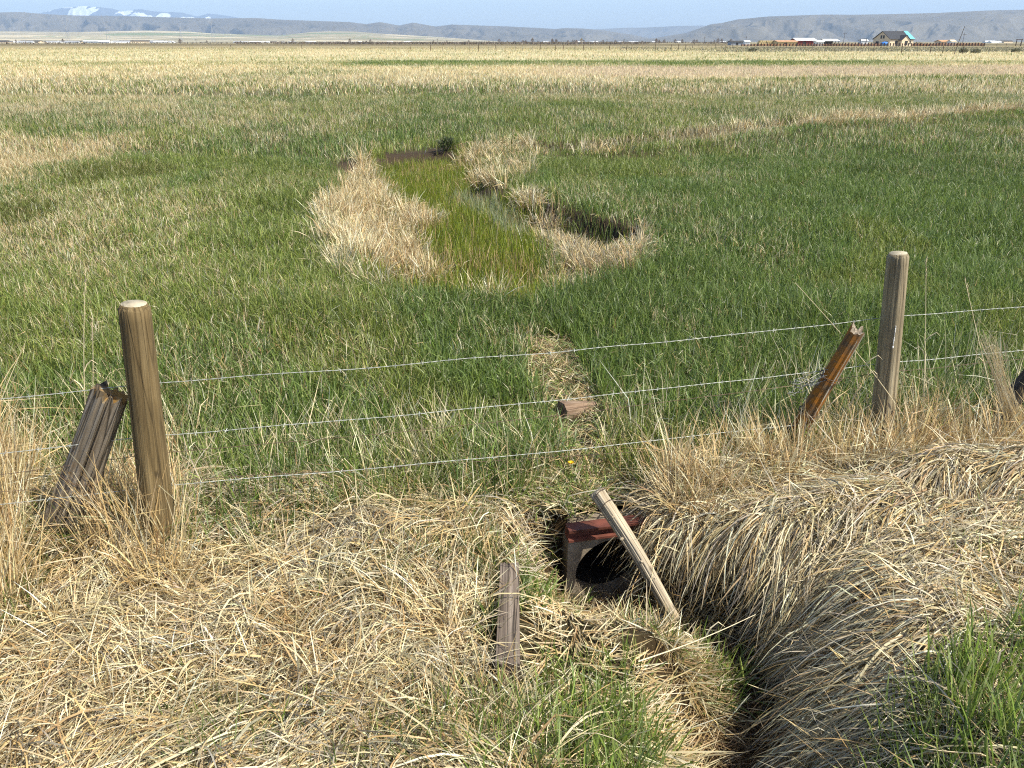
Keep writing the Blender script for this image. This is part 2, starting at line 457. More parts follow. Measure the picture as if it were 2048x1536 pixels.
# ------------------------------------------------------------------ ground sheet, water
def ground_material():
    m, nt, n, l = new_mat('meadow_soil')
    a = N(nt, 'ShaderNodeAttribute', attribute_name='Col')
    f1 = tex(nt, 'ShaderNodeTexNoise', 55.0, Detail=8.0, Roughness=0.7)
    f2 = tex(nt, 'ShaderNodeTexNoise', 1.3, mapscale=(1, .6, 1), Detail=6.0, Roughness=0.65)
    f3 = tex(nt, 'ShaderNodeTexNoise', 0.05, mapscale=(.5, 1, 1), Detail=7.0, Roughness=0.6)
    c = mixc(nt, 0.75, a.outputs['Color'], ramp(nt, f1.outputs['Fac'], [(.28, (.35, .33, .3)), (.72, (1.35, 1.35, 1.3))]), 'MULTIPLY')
    c = mixc(nt, 0.5, c, ramp(nt, f2.outputs['Fac'], [(.3, (.55, .62, .5)), (.7, (1.25, 1.2, 1.2))]), 'MULTIPLY')
    c = mixc(nt, 0.5, c, ramp(nt, f3.outputs['Fac'], [(.35, (.72, .8, .7)), (.65, (1.2, 1.15, 1.15))]), 'MULTIPLY')
    finish(nt, c, 0.95, bump=f1.outputs['Fac'], bstr=0.8, bdist=0.02, spec=0.1); return m

g = build_ground(); g.data.materials.append(ground_material()); g.data.polygons.foreach_set('use_smooth', np.ones(len(g.data.polygons), bool))
tag(g, 'flat valley meadow floor with a muddy ditch cut', 'ground', kind='structure')

def water_mat():
    m, nt, n, l = new_mat('ditch_water')
    t = tex(nt, 'ShaderNodeTexNoise', 22.0, Detail=3.0)
    finish(nt, (.012, .010, .007), 0.06, bump=t.outputs['Fac'], bstr=0.25, bdist=0.004, spec=0.5); return m
M_WATER = water_mat()

def water_sheet(name, outline, z, label):
    bm = bmesh.new(); poly(bm, [(p[0], p[1], z) for p in outline]); bmesh.ops.triangulate(bm, faces=bm.faces[:])
    o = obj(name, bm, M_WATER); tag(o, label, 'water', kind='structure'); return o
dl = []; dr = []
for i in range(1, len(DITCH)):
    a = DITCH[i-1]; b = DITCH[min(i+1, len(DITCH)-1)]; d = (b - a) / np.linalg.norm(b - a); nrm = np.array([-d[1], d[0]])
    dl.append(DITCH[i] + nrm * 0.2); dr.append(DITCH[i] - nrm * 0.2)
water_sheet('ditch_water', dl + dr[::-1], -0.475, 'dark still water lying in the ditch below the culvert')
pd = W([(770, 350), (840, 335), (860, 390), (800, 400)], -.3)
cxy = pd.mean(0)
water_sheet('pond_water', [cxy + (p - cxy) * 1.3 for p in pd], -0.27, 'small patch of open water among the marsh grass')
pd2 = W([(1010, 590), (1065, 590), (1070, 618), (1010, 618)], -.2); cxy = pd2.mean(0)
water_sheet('seep_water', [cxy + (p - cxy) * 1.2 for p in pd2], -0.20, 'wet seep at the near end of the marsh grass')

# ------------------------------------------------------------------ the meadow
def meadow(y0, y1, n, hs, ws, K, name, label, dens=None):
    x, y = wedge(y0, y1, n, 0.10)
    px, py = to_px(x, y)
    mud = (muddy(x, y) & (rng.random(n) < .93)) | (inw(Z_BANK, x, y, .15) & (rng.random(n) < .6))
    swale = inpoly(SWALE, x, y) if y1 > 5.5 and y0 < 25 else np.zeros(n, bool)
    pathd = poly_dist(PATH, x, y, closed=False)[0] if y0 < 8 else np.full(n, 9.0)
    onpath = (pathd < 0.16 + 0.36 * (fbm(x, y, .35, 77, 3) - .5))
    creek = poly_dist(CREEK, x, y, closed=False)[0] if y1 > 12 and y0 < 40 else np.full(n, 9.0)
    keep = (y > 3.36 + .288 * x + .16 * (vnoise(x, y, .3, 511) - .5)) | (y > 6)
    keep &= ~mud & ~swale & ~(inpoly(Z_DRYL, x, y) | inpoly(Z_DRYR2, x, y))
    keep &= ~((creek < 0.32) & (rng.random(n) < .9))
    keep &= ~(onpath & (rng.random(n) < .2))
    x, y, px, py, onpath, creek = [v[keep] for v in (x, y, px, py, onpath, creek)]
    n = len(x)
    p = dryness(x, y)
    clump = vnoise(x, y * .8, 0.22, 91) * .6 + vnoise(x, y, 0.5, 92) * .4
    dry = rng.random(n) < np.clip(p + 0.42 * (clump - .5) * np.where((p > .06) & (p < .9), 1, .3), 0.01, .99)
    col = pick(G_LUSH, n, .2)
    # greener / yellower and lighter / darker areas of the sward
    tone = fbm(x, y * .6, 2.2, 95, 3)[:, None]
    col = col * (0.72 + 0.56 * tone) * np.where(tone > .5, [[1.08, 1.0, .95]], [[.95, 1.0, 1.0]])
    mix = pick(np.concatenate([S_PALE, S_PALE, S_TAN]), n, .15)
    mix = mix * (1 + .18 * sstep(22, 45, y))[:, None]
    ld = inpoly(Z_LEFTDRY, x, y); mix[ld] = pick(np.concatenate([S_TAN, S_PALE]), ld.sum(), .15) * 1.08
    pinkf = sstep(130, 136, py) * sstep(156, 150, py) * sstep(1000, 1250, px) > rng.random(n)
    mix[pinkf] = pick(np.array([(.58, .46, .31), (.52, .41, .28), (.62, .52, .36)]), pinkf.sum(), .12)
    ol = (inw(Z_LEFTOLIVE, x, y, .6) | inw(Z_LEFTOLIVE2, x, y, .6)) & (rng.random(n) < .7)
    dry &= ~ol; col[ol] = pick(np.array([(.15, .165, .035), (.12, .14, .03), (.18, .18, .05)]), ol.sum())
    dry |= (creek < .55 + .5 * vnoise(x, y, 1.5, 98)) & (creek > .2) & (rng.random(n) < .6 * sstep(1050, 1500, px) * (vnoise(x, y, 2.2, 99) > .33) + .12) & (y > 10)
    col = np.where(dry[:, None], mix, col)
    L = U(hs[0], hs[1], n) * np.where(dry, 1.0, 1.0) * (0.62 + 0.76 * fbm(x, y, 0.9, 93, 2)) * np.where(onpath, .5, 1)
    L *= np.where((creek < 1.0) & dry, 1.3, 1)
    # taller by the fence line
    fl = sstep(0.9, 0.1, y - (3.43 + .288 * x)) ; L *= 1 + 0.45 * fl
    w = U(ws[0], ws[1], n) * np.where(dry, .8, 1)
    th0 = np.abs(rng.normal(0, .34, n)) + np.where(onpath, .8, 0)
    curl = np.abs(rng.normal(.7, .55, n)); phi = U(-PI, PI, n)
    B = Blades()
    B.stand(R3(x, y, -.01), phi, th0, curl, L, w, col, K=K, kink=.2 if K > 3 else None)
    o = B.build(name, M_BLADE); tag(o, label, 'grass', kind='stuff')

meadow(2.9, 8.0, 150000, (.11, .24), (.0045, .0085), 4, 'meadow_grass', 'green meadow grass with straw flecks just behind the wire fence')
meadow(8.0, 16.0, 250000, (.12, .23), (.006, .011), 4, 'meadow_grass', 'green and straw meadow grass on both sides of the marsh hollow')
meadow(16.0, 36.0, 230000, (.13, .25), (.009, .018), 3, 'meadow_grass', 'mixed pale and green meadow grass beyond the marsh hollow')
meadow(36.0, 100.0, 170000, (.16, .32), (.02, .045), 3, 'meadow_grass', 'pale straw grass across the middle of the open field')
meadow(100.0, 320.0, 120000, (.18, .36), (.06, .14), 2, 'meadow_grass', 'far strip of pale dry grass in front of the distant fences')

# ------------------------------------------------------------------ marsh hollow
def swale_grass():
    B = Blades()
    n = 60000
    x = U(SWALE[:, 0].min(), SWALE[:, 0].max(), n); y = U(SWALE[:, 1].min(), SWALE[:, 1].max(), n)
    k = inpoly(SWALE, x, y) & ~((muddy(x, y) & (rng.random(n) < .96)) | (inw(Z_BANK, x, y, .15) & (rng.random(n) < .5)))
    dr = inpoly(Z_DRYL, x, y) | inpoly(Z_DRYR1, x, y) | inpoly(Z_DRYR2, x, y)
    k &= ~(dr & (rng.random(n) < .8)); x, y = x[k], y[k]; n = len(x)
    px, py = to_px(x, y)
    side = ((px < 700) | (px > 1080))
    col = np.where((rng.random(n) < np.where(side, .1, .85))[:, None], pick(G_OLIVE, n), pick(G_LUSH, n))
    sg = inw(Z_SAGE, x, y, .3) & (rng.random(n) < .75); col[sg] = pick(G_SAGE, sg.sum())
    st = rng.random(n) < .08 + .25 * (vnoise(x, y, .5, 201) > .68); col[st] = pick(S_TAN, st.sum())
    B.stand(R3(x, y, -.01), U(-PI, PI, n), np.abs(rng.normal(0, .2, n)), np.abs(rng.normal(.4, .3, n)), U(.13, .30, n), U(.005, .009, n), col, K=4)
    o = B.build('marsh_grass', M_BLADE); tag(o, 'olive green marsh grass filling the wet hollow', 'grass', kind='stuff')
swale_grass()

def tufts(B, polys, ntuft, nb, Lr, wr, pal, spread=.10, th=(.05, .7), curl=(.1, .9), lean=(0.0, 0.0), kink=.35, hump=0.0, K=5, gap=0.0, wob=0.0, avoid=None):
    """clumps of dry grass: blades fanning out of many small crowns inside ground outlines"""
    for P in polys:
        m = 0; cx = []; cy = []
        while m < ntuft:
            x, y = rand_in(P[:, 0].min(), P[:, 0].max(), P[:, 1].min(), P[:, 1].max(), ntuft * 2)
            k = (inw(P, x, y, wob) if wob else inpoly(P, x, y)) & (vnoise(x, y, .38, 505) * .6 + vnoise(x, y, .17, 507) * .4 > gap)
            if avoid is not None: k &= ~inpoly(avoid, x, y)
            cx.append(x[k]); cy.append(y[k]); m += k.sum()
        cx = np.concatenate(cx)[:ntuft]; cy = np.concatenate(cy)[:ntuft]
        n = ntuft * nb
        ang = np.repeat(U(-PI, PI, ntuft), nb) * 0.0 + U(-PI, PI, n)
        r = np.abs(rng.normal(0, spread, n))
        x = np.repeat(cx, nb) + r * np.cos(ang); y = np.repeat(cy, nb) + r * np.sin(ang)
        tone = np.repeat(U(.78, 1.15, ntuft), nb)[:, None]
        sz = np.repeat(U(.7, 1.2, ntuft), nb)
        th0 = U(th[0], th[1], n) ** 1.0
        dx = np.sin(th0) * np.cos(ang) + np.repeat(rng.normal(lean[0], .15, ntuft), nb); dy = np.sin(th0) * np.sin(ang) + np.repeat(rng.normal(lean[1], .15, ntuft), nb)
        phi = np.arctan2(dy, dx); th0 = np.minimum(np.hypot(dx, dy), 1.45)
        B.stand(R3(x, y, -.01), phi, th0, U(curl[0], curl[1], n), U(Lr[0], Lr[1], n) * sz, U(wr[0], wr[1], n), np.clip(pick(pal, n, .14) * tone, .01, .75), K=K, kink=kink)

B = Blades()
tufts(B, [Z_DRYL], 310, 50, (.15, .42), (.005, .009), np.concatenate([S_PALE, S_TAN]), spread=.10, gap=.42, wob=.3, th=(.0, .6), kink=.5)
tufts(B, [Z_DRYR2], 300, 46, (.10, .30), (.005, .009), np.concatenate([S_PALE, S_TAN, S_GREY]), spread=.10, gap=.43, wob=.3, th=(.0, .7), kink=.5)
tufts(B, [Z_DRYR1], 110, 50, (.14, .38), (.006, .01), np.concatenate([S_PALE, S_TAN]), spread=.13, gap=.42, wob=.4, kink=.5)
tufts(B, [Z_DRYB], 9, 30, (.16, .4), (.005, .008), S_PALE, spread=.09)
edge = W([(630, 400), (700, 470), (720, 560), (860, 600), (690, 575), (640, 500)])
tufts(B, [edge], 46, 26, (.15, .36), (.005, .008), S_PALE, spread=.1, th=(.05, .4))
o = B.build('dry_tussock_grass', M_STRAW); tag(o, 'dense dry tussock grass ringing the marsh hollow', 'grass', kind='stuff')

B = Blades()                                                   # the dry strip along the little creek
nC = 520
par = U(0, len(CREEK) - 1.001, nC); i0 = par.astype(int); f = (par - i0)[:, None]
cc = CREEK[i0] * (1 - f) + CREEK[i0 + 1] * f
off = rng.normal(0, 1, nC) * .45 + np.sign(rng.normal(0, 1, nC)) * .2
cc[:, 1] += off
kk = (fbm(cc[:, 0], cc[:, 1] * .8, 1.8, 210, 2) > np.where(cc[:, 0] > 7, .42, .52))
cc = cc[kk]
for dx_, pal, L_ in ((0, S_PALE, (.16, .42)), (.3, S_TAN, (.14, .36))):
    n = len(cc) * 26
    a = U(-PI, PI, n); r = np.abs(rng.normal(0, .2, n))
    x = np.repeat(cc[:, 0] + dx_, 26) + r*np.cos(a); y = np.repeat(cc[:, 1], 26) + r*np.sin(a)
    B.stand(R3(x, y, -.01), a, U(.05, .75, n), U(.1, .7, n), U(*L_, n), U(.010, .018, n), pick(pal, n), K=4, kink=.3)
o = B.build('creek_bank_grass', M_STRAW); tag(o, 'dry straw grass along the winding creek bank', 'grass', kind='stuff')

# ------------------------------------------------------------------ foreground
def fg_points(n, x0=-3.4, x1=3.8, y0=1.25, y1=4.4):
    x, y = rand_in(x0, x1, y0, y1, n); px, py = to_px(x, y)
    k = (px > -420) & (px < 2470) & (py < 1800)
    return x[k], y[k], px[k], py[k]

F_MATR = [(1345, 1010), (1500, 955), (1700, 950), (2048, 960), (2480, 960), (2480, 1800), (1700, 1800), (1600, 1480), (1590, 1390), (1470, 1270), (1400, 1190), (1310, 1110)]
F_STRAWL = [(-500, 1060), (60, 1040), (420, 1040), (700, 1000), (960, 1010), (1010, 1150), (985, 1400), (1100, 1440), (1060, 1900), (-600, 1900)]
F_PATH = [(1020, 940), (1250, 960), (1120, 1060), (1100, 1160), (1230, 1290), (1400, 1360), (1480, 1480), (1480, 1600), (1060, 1600), (1040, 1400), (1010, 1150)]
F_GREENB = [(930, 1440), (1040, 1395), (1180, 1385), (1460, 1460), (1600, 1500), (1760, 1440), (1880, 1370), (2048, 1290), (2480, 1220), (2480, 1900), (930, 1900)]
F_TALLL = [(-420, 930), (40, 960), (170, 1010), (360, 1010), (385, 1120), (330, 1210), (150, 1245), (-420, 1260)]
F_FENCER = [(1290, 960), (1380, 905), (1560, 895), (1760, 880), (2480, 830), (2480, 955), (1900, 965), (1520, 1010), (1330, 1060)]
F_MIDL = [(360, 900), (1060, 860), (1080, 1010), (960, 1030), (700, 1020), (380, 1060)]
F_NOGRASS = [(1120, 1050), (1330, 1010), (1330, 1100), (1400, 1210), (1470, 1280), (1600, 1400), (1600, 1600), (1490, 1600), (1480, 1420), (1330, 1280), (1170, 1210), (1140, 1140)]

def mouth(x, y): return (x > .14) & (x < .84) & (y > 2.97) & (y < 3.36) & (poly_dist(DITCH, x, y, closed=False)[0] < .42)

TIMB = W([(1016, 1390), (1019, 1165)])
def timber_d(x, y): return poly_dist(TIMB, x, y, closed=False)[0]

def ditch_d(x, y):
    d, s, _ = poly_dist(DITCH, x, y, closed=False); return np.where(head_local(x, y)[1] > 0.03, 9.0, d), s

# -- straw thatch: short, crushed and lying pieces everywhere in the near ground
def thatch(F, n, Lr, wr, pal, lift=.10, flat=(1.15, 1.6), name=None, B=None):
    x, y, px, py = fg_points(n)
    k = inpoly(F, px, py); x, y, px, py = x[k], y[k], px[k], py[k]
    d, s = ditch_d(x, y); k = (d > 0.04 + .34 * fbm(x, y, .16, 233, 2)) & ~mouth(x, y) & (timber_d(x, y) > .10) & (rng.random(len(x)) < -.15 + 1.9 * fbm(x, y, .22, 235, 2)); x, y = x[k], y[k]; n = len(x)
    # pieces lie in locks that share a direction
    a0 = 2 * PI * fbm(x, y, .35, 221, 2) * 1.6 + rng.normal(0, .75, n)
    grey = vnoise(x, y, .5, 223) > .58
    col = pick(pal, n, .16); gi = grey & (rng.random(n) < .6); col[gi] = pick(S_GREY, gi.sum())
    hgt = lift * fbm(x, y, .4, 227, 2) * rng.random(n)
    B.stand(R3(x, y, 0) + np.stack([0*x, 0*x, hgt], 1), a0, U(*flat, n), U(-.35, .45, n), U(*Lr, n), U(*wr, n), col, K=5, kink=.35, taper=.12)

B = Blades()
thatch(F_STRAWL, 24000, (.08, .30), (.003, .007), np.concatenate([S_PALE, S_PALE, S_TAN]), B=B)
thatch(F_STRAWL, 5000, (.08, .2), (.006, .010), np.concatenate([S_PALE, S_GREY]), B=B, lift=.12)
thatch(F_TALLL, 12000, (.10, .38), (.003, .0065), S_TAN, B=B)
thatch(F_MIDL, 14000, (.10, .28), (.003, .006), S_PALE, B=B, lift=.05)
thatch(F_PATH, 90000, (.05, .17), (.003, .006), np.concatenate([S_PALE, S_TAN]), B=B, lift=.05)
thatch(F_FENCER, 14000, (.10, .35), (.003, .006), S_TAN, B=B, lift=.1)
thatch(F_GREENB, 26000, (.10, .3), (.004, .008), S_PALE, B=B, lift=.06)
x, y, px, py = fg_points(12000); k = (inpoly(F_STRAWL, px, py) | inpoly(F_GREENB, px, py) & (rng.random(len(px)) < .3)) & (timber_d(x, y) > .1); x, y = x[k], y[k]; d, s = ditch_d(x, y); k = d > .4; x, y = x[k], y[k]; n = len(x)
B.stand(R3(x, y) + np.stack([0*x, 0*x, U(0, .07, n)], 1), U(-PI, PI, n), U(.3, 1.4, n), U(-.6, 1.8, n), U(.04, .18, n), U(.003, .007, n), pick(np.concatenate([S_PALE, S_PALE, S_GREY]), n), K=6, kink=.3, taper=.3)
# leaning half-fallen straw over it
x, y, px, py = fg_points(16000); k = (inpoly(F_STRAWL, px, py) | inpoly(F_TALLL, px, py)) & (timber_d(x, y) > .1)
x, y = x[k], y[k]; n = len(x)
a0 = 2 * PI * fbm(x, y, .6, 241, 2) * 1.5 + rng.normal(0, .9, n)
B.stand(R3(x, y), a0, U(.6, 1.4, n), U(-.1, .7, n), U(.15, .45, n), U(.002, .0045, n), pick(np.concatenate([S_PALE, S_TAN]), n), K=5, kink=.4, taper=.15)
o = B.build('straw_thatch', M_STRAW); tag(o, 'crushed pale straw covering the near ground on the left', 'dry grass', kind='stuff')

# -- flattened grass: locks of long blades that fell together
def locks(B, x, y, head, nb, Lr, wr, pals, jit=.2, stray=.2, lay=(.03, .04), arch=.04, spread=.10, slack=None, wide=.10):
    nl = len(x); n = nl * nb
    LX = np.repeat(x, nb); LY = np.repeat(y, nb); A = np.repeat(head, nb) + rng.normal(0, jit, n)
    sm = rng.random(n) < stray; A = np.where(sm, A + rng.normal(0, 1.1, n), A)
    ac = rng.normal(0, spread, n); al = rng.normal(0, spread, n); ca, sa = np.cos(A), np.sin(A)
    X0 = LX + al * ca - ac * sa; Y0 = LY + al * sa + ac * ca
    L = U(Lr[0], Lr[1], n)
    if slack is not None: L = np.minimum(L, np.maximum(.08, np.repeat(slack, nb) + .09 * rng.random(n)))
    K = 6; t = np.linspace(0, 1, K)
    bend = np.repeat(rng.normal(0, .40, nl), nb) + rng.normal(0, .18, n)
    ang = A[:, None] + bend[:, None] * t[None, :]
    kk = rng.random(n) < .12; at = rng.integers(1, K, n)
    ang = ang + ((np.arange(K)[None, :] >= at[:, None]) & kk[:, None]) * rng.normal(0, .9, n)[:, None]
    st = (L / (K - 1))[:, None]
    X = X0[:, None] + np.concatenate([np.zeros((n, 1)), np.cumsum(np.cos(ang[:, :-1]) * st, 1)], 1)
    Y = Y0[:, None] + np.concatenate([np.zeros((n, 1)), np.cumsum(np.sin(ang[:, :-1]) * st, 1)], 1)
    G = height(X.ravel(), Y.ravel()).reshape(n, K)
    # blades are stiff: they bridge hollows and droop off a bank rather than follow it exactly
    run = np.maximum(G, G[:, :1] - np.array([0, .015, .05, .11, .19, .30])[None, :] * (L / .5)[:, None])
    ly = np.repeat(U(0, lay[0], nl), nb) + U(0, lay[1], n)
    lift = np.where(rng.random(n) < .12, U(0, .10, n), 0)
    Z = run + ly[:, None] * np.minimum(1, t * 4 + .2)[None, :] + U(0, arch, n)[:, None] * np.sin(PI * t)[None, :] + lift[:, None] * t[None, :]
    w = np.where(rng.random(n) < wide, U(.006, .010, n), U(wr[0], wr[1], n))
    tw = rng.normal(0, .6, (n, 1)) + t[None, :] * rng.normal(0, .8, (n, 1))
    S = np.stack([-np.sin(ang) * np.cos(tw), np.cos(ang) * np.cos(tw), np.sin(tw)], -1)
    S *= (w[:, None] * .5 * np.interp(t, [0, .3, .8, 1], [.8, 1, .7, .12])[None, :])[..., None]
    tone = np.repeat(.52 + .66 * rng.random(nl) ** .7, nb)[:, None]
    which = np.repeat(rng.integers(0, len(pals), nl), nb); col = np.zeros((n, 3))
    for i, p in enumerate(pals):
        m = which == i; col[m] = pick(p, m.sum(), .16)
    B.add_spine(np.stack([X, Y, Z], -1), S, np.clip(col * tone, .01, .78))

RB = [(1600, 1530), (1740, 1470), (1880, 1400), (2048, 1310), (2480, 1240), (2480, 1900), (1600, 1900)]
def matted():
    B = Blades(); nl = 1700
    x, y, px, py = fg_points(60000); k = inpoly(F_MATR, px, py); x, y, px, py = x[k], y[k], px[k], py[k]
    d, s = ditch_d(x, y); k = ((d > .15) & (s >= 0) | (d > .6)) & ~(inpoly(RB, px, py) & (rng.random(len(px)) < .6)) & ~((py > 1400) & (rng.random(len(px)) < .55)); x, y = x[k][:nl], y[k][:nl]
    dd = ditch_d(x, y)[0]
    near = sstep(.45, .12, dd)
    head = PI + .05 + 4.2 * (fbm(x * .9, y * 1.2, .5, 251, 2) - .5) * (1 - .15 * near) + .12 * near
    head -= 1.0 * sstep(1.5, 2.2, x) * sstep(3.0, 3.3, y)
    locks(B, x, y, head, 32, (.14, .48), (.003, .0068), [S_GREY, S_PALE, S_TAN * .9, S_PALE * .9], slack=dd * 1.0 + np.where(y > 2.86, -.13, -.04), jit=.24, stray=.25)
    x, y, px, py = fg_points(16000); k = inpoly(F_MATR, px, py); x, y = x[k], y[k]; d, s = ditch_d(x, y); k = (d > .25); x, y = x[k], y[k]; n = len(x)
    B.stand(R3(x, y, .04), U(-PI, PI, n), U(.5, 1.5, n), U(-.3, 1.6, n), U(.08, .3, n), U(.0025, .007, n), pick(np.concatenate([S_PALE, S_GREY]), n), K=6, kink=.4, taper=.15)
    # broken crossing pieces caught on the bank
    x, y, px, py = fg_points(110000); d, s = ditch_d(x, y); k = (s >= 0) & (d > .08) & (d < .55) & (px > 1300); x, y = x[k], y[k]; n = len(x)
    B.stand(R3(x, y, .0) + np.stack([0*x, 0*x, U(.01, .07, n)], 1), U(-PI, PI, n), U(.8, 1.7, n), U(-.5, 1.0, n), U(.07, .28, n), U(.0025, .0055, n), pick(np.concatenate([S_PALE, S_GREY, S_TAN]), n), K=6, kink=.45, taper=.15)
    o = B.build('matted_dry_grass', M_STRAW); tag(o, 'bleached flattened grass tangled over the mounds beside the ditch', 'dry grass', kind='stuff')
matted()

def left_straw():
    B = Blades(); nl = 2100
    x, y, px, py = fg_points(30000); k = inpoly(F_STRAWL, px, py) | inpoly(F_TALLL, px, py) & (rng.random(len(px)) < .4); x, y = x[k], y[k]
    d, s = ditch_d(x, y); k = (d > .35) & (timber_d(x, y) > .20) & (vnoise(x, y, .26, 237) * .6 + vnoise(x, y, .11, 239) * .4 > .36); x, y = x[k][:nl], y[k][:nl]
    head = 2 * PI * 1.5 * fbm(x, y, .55, 221, 2) + rng.normal(0, .6, len(x))
    locks(B, x, y, head, 26, (.14, .46), (.0024, .0056), [S_PALE, S_PALE, S_TAN, S_PALE * .85, S_TAN * .85, S_GREY], jit=.4, stray=.3, lay=(.08, .05), arch=.07, spread=.055, wide=.08)
    o = B.build('fallen_straw', M_STRAW); tag(o, 'tousled fallen straw in front of the left posts', 'dry grass', kind='stuff')
left_straw()
# rooted shaggy tufts through the straw
B = Blades()
lt = W([(-60, 1230), (330, 1160), (700, 1050), (980, 1040), (990, 1200), (960, 1380), (1040, 1480), (700, 1560), (-60, 1560)])
tufts(B, [lt], 230, 26, (.12, .36), (.003, .0065), np.concatenate([S_PALE, S_TAN, S_PALE]) * 1.05, spread=.035, th=(.1, 1.0), curl=(.2, 1.2), lean=(.1, -.1), kink=.4)
o = B.build('straw_tufts', M_STRAW); tag(o, 'shaggy low straw tufts rooted through the near straw', 'dry grass', kind='stuff')

# -- standing dry grass along the fence
B = Blades()
tl = W(F_TALLL); fr = W(F_FENCER)
vis = W([(-120, 950), (40, 960), (170, 1010), (365, 1010), (385, 1120), (330, 1210), (150, 1245), (-120, 1260)])
AV = W([(60, 985), (200, 985), (190, 1260), (60, 1260)])
tufts(B, [W([(-160, 930), (40, 930), (40, 1040), (30, 1150), (-160, 1150)])], 60, 34, (.35, .85), (.003, .0055), np.concatenate([S_TAN, S_PALE]), spread=.05, th=(.0, .3), curl=(.0, .5), kink=.3)
tufts(B, [vis], 120, 32, (.22, .60), (.003, .0055), np.concatenate([S_TAN, S_TAN, S_PALE]), spread=.05, th=(.0, .35), curl=(.0, .5), kink=.3, avoid=AV)
tufts(B, [vis], 60, 16, (.2, .45), (.005, .009), S_TAN, spread=.06, th=(.1, .8), curl=(.2, 1.2), kink=.5, avoid=AV)
frv = W([(1290, 960), (1380, 905), (1560, 895), (1760, 880), (2180, 840), (2180, 955), (1900, 965), (1520, 1010), (1330, 1060)])
tufts(B, [frv], 135, 36, (.16, .42), (.0035, .006), np.concatenate([S_TAN, S_TAN, S_PALE]), spread=.06, th=(.0, .5), curl=(.0, .8), kink=.4)
cul = W([(1330, 1010), (1420, 960), (1450, 1060), (1400, 1120), (1340, 1080)])
tufts(B, [cul], 34, 30, (.15, .36), (.003, .006), np.concatenate([S_PALE, S_TAN]), spread=.05, th=(.2, .9), curl=(.3, 1.0), lean=(-.2, -.2), kink=.15)
ml = W(F_MIDL)
tufts(B, [ml], 70, 14, (.15, .38), (.003, .005), S_PALE, spread=.07, th=(.0, .7), curl=(.0, .8), kink=.4)
fl_ = W([(-100, 880), (900, 860), (1050, 880), (1060, 950), (380, 1000), (-100, 960)])
tufts(B, [fl_], 40, 6, (.2, .5), (.0028, .0042), S_PALE, spread=.08, th=(.0, .5), curl=(.0, .5), kink=.3)
fr2 = W([(1250, 860), (1560, 800), (2150, 720), (2150, 860), (1600, 900), (1300, 960)])
tufts(B, [fr2], 70, 8, (.2, .62), (.0028, .0042), S_PALE, spread=.08, th=(.0, .45), curl=(.0, .5), kink=.25)
o = B.build('tall_dry_grass', M_STRAW); tag(o, 'tall standing straw growing along the fence line', 'dry grass', kind='stuff')

# -- fresh green blades in the near ground
B = Blades()
def greens(F, n, Lr, wr, thmax=.45, curl=(.1, .9), pal=G_LUSH, keep=None, scale=None, lush=1.25, dmin=.17):
    x, y, px, py = fg_points(n); k = inpoly(F, px, py); x, y = x[k], y[k]
    d, s = ditch_d(x, y); k = (d > dmin + .2 * vnoise(x, y, .15, 509)) & ~mouth(x, y) & (timber_d(x, y) > .06); x, y = x[k], y[k]
    if keep is not None:
        k = vnoise(x, y, keep[0], keep[2]) > keep[1]; x, y = x[k], y[k]
    n = len(x)
    B.stand(R3(x, y, -.01), U(-PI, PI, n), U(0, thmax, n), U(*curl, n), U(*Lr, n) * (.7 + .6 * vnoise(x, y, .3, 263)), U(*wr, n), np.clip(pick(pal, n, .18) * lush, 0, .6), K=5, kink=.06)
greens(F_GREENB, 60000, (.10, .24), (.004, .008))
rb = RB
greens(rb, 50000, (.18, .36), (.005, .0095), thmax=.35, curl=(.1, .7))
greens([(1080, 1440), (1560, 1450), (1700, 1900), (980, 1900)], 26000, (.12, .26), (.004, .008))
greens([(1570, 1450), (1760, 1420), (1900, 1390), (1900, 1900), (1570, 1900)], 26000, (.14, .32), (.004, .008), thmax=.5, dmin=.06)
greens(F_PATH, 60000, (.05, .14), (.003, .006), thmax=.9, keep=(.25, .42, 271))
greens(F_MIDL, 26000, (.10, .26), (.0035, .006), thmax=.6)
greens(F_STRAWL, 90000, (.11, .24), (.003, .0065), thmax=.6, keep=(.30, .50, 277), lush=.8)
greens(F_MATR, 9000, (.06, .2), (.003, .005), thmax=.6, keep=(.3, .55, 281))
greens(F_FENCER, 16000, (.08, .2), (.004, .006), thmax=.6, keep=(.4, .45, 283))
# lush tufts beside the wet shelf
for (qx, qy, m, Lr) in ((1390, 1270, 120, (.1, .26)), (1470, 1330, 160, (.1, .28)), (1150, 1150, 110, (.06, .16)), (1160, 1185, 70, (.06, .15)), (1340, 1250, 60, (.08, .2)), (1050, 1300, 90, (.06, .16))):
    gx, gy = ground_at(qx, qy, -.3); n = m
    x = gx + rng.normal(0, .06, n); y = gy + rng.normal(0, .06, n)
    B.stand(R3(x, y, -.01), U(-PI, PI, n), U(0, .9, n), U(.2, 1.2, n), U(*Lr, n), U(.005, .011, n), pick(G_LUSH, n, .2) * 1.2, K=6)
o = B.build('green_grass', M_BLADE); tag(o, 'fresh green blades pushing up through the near straw', 'grass', kind='stuff')

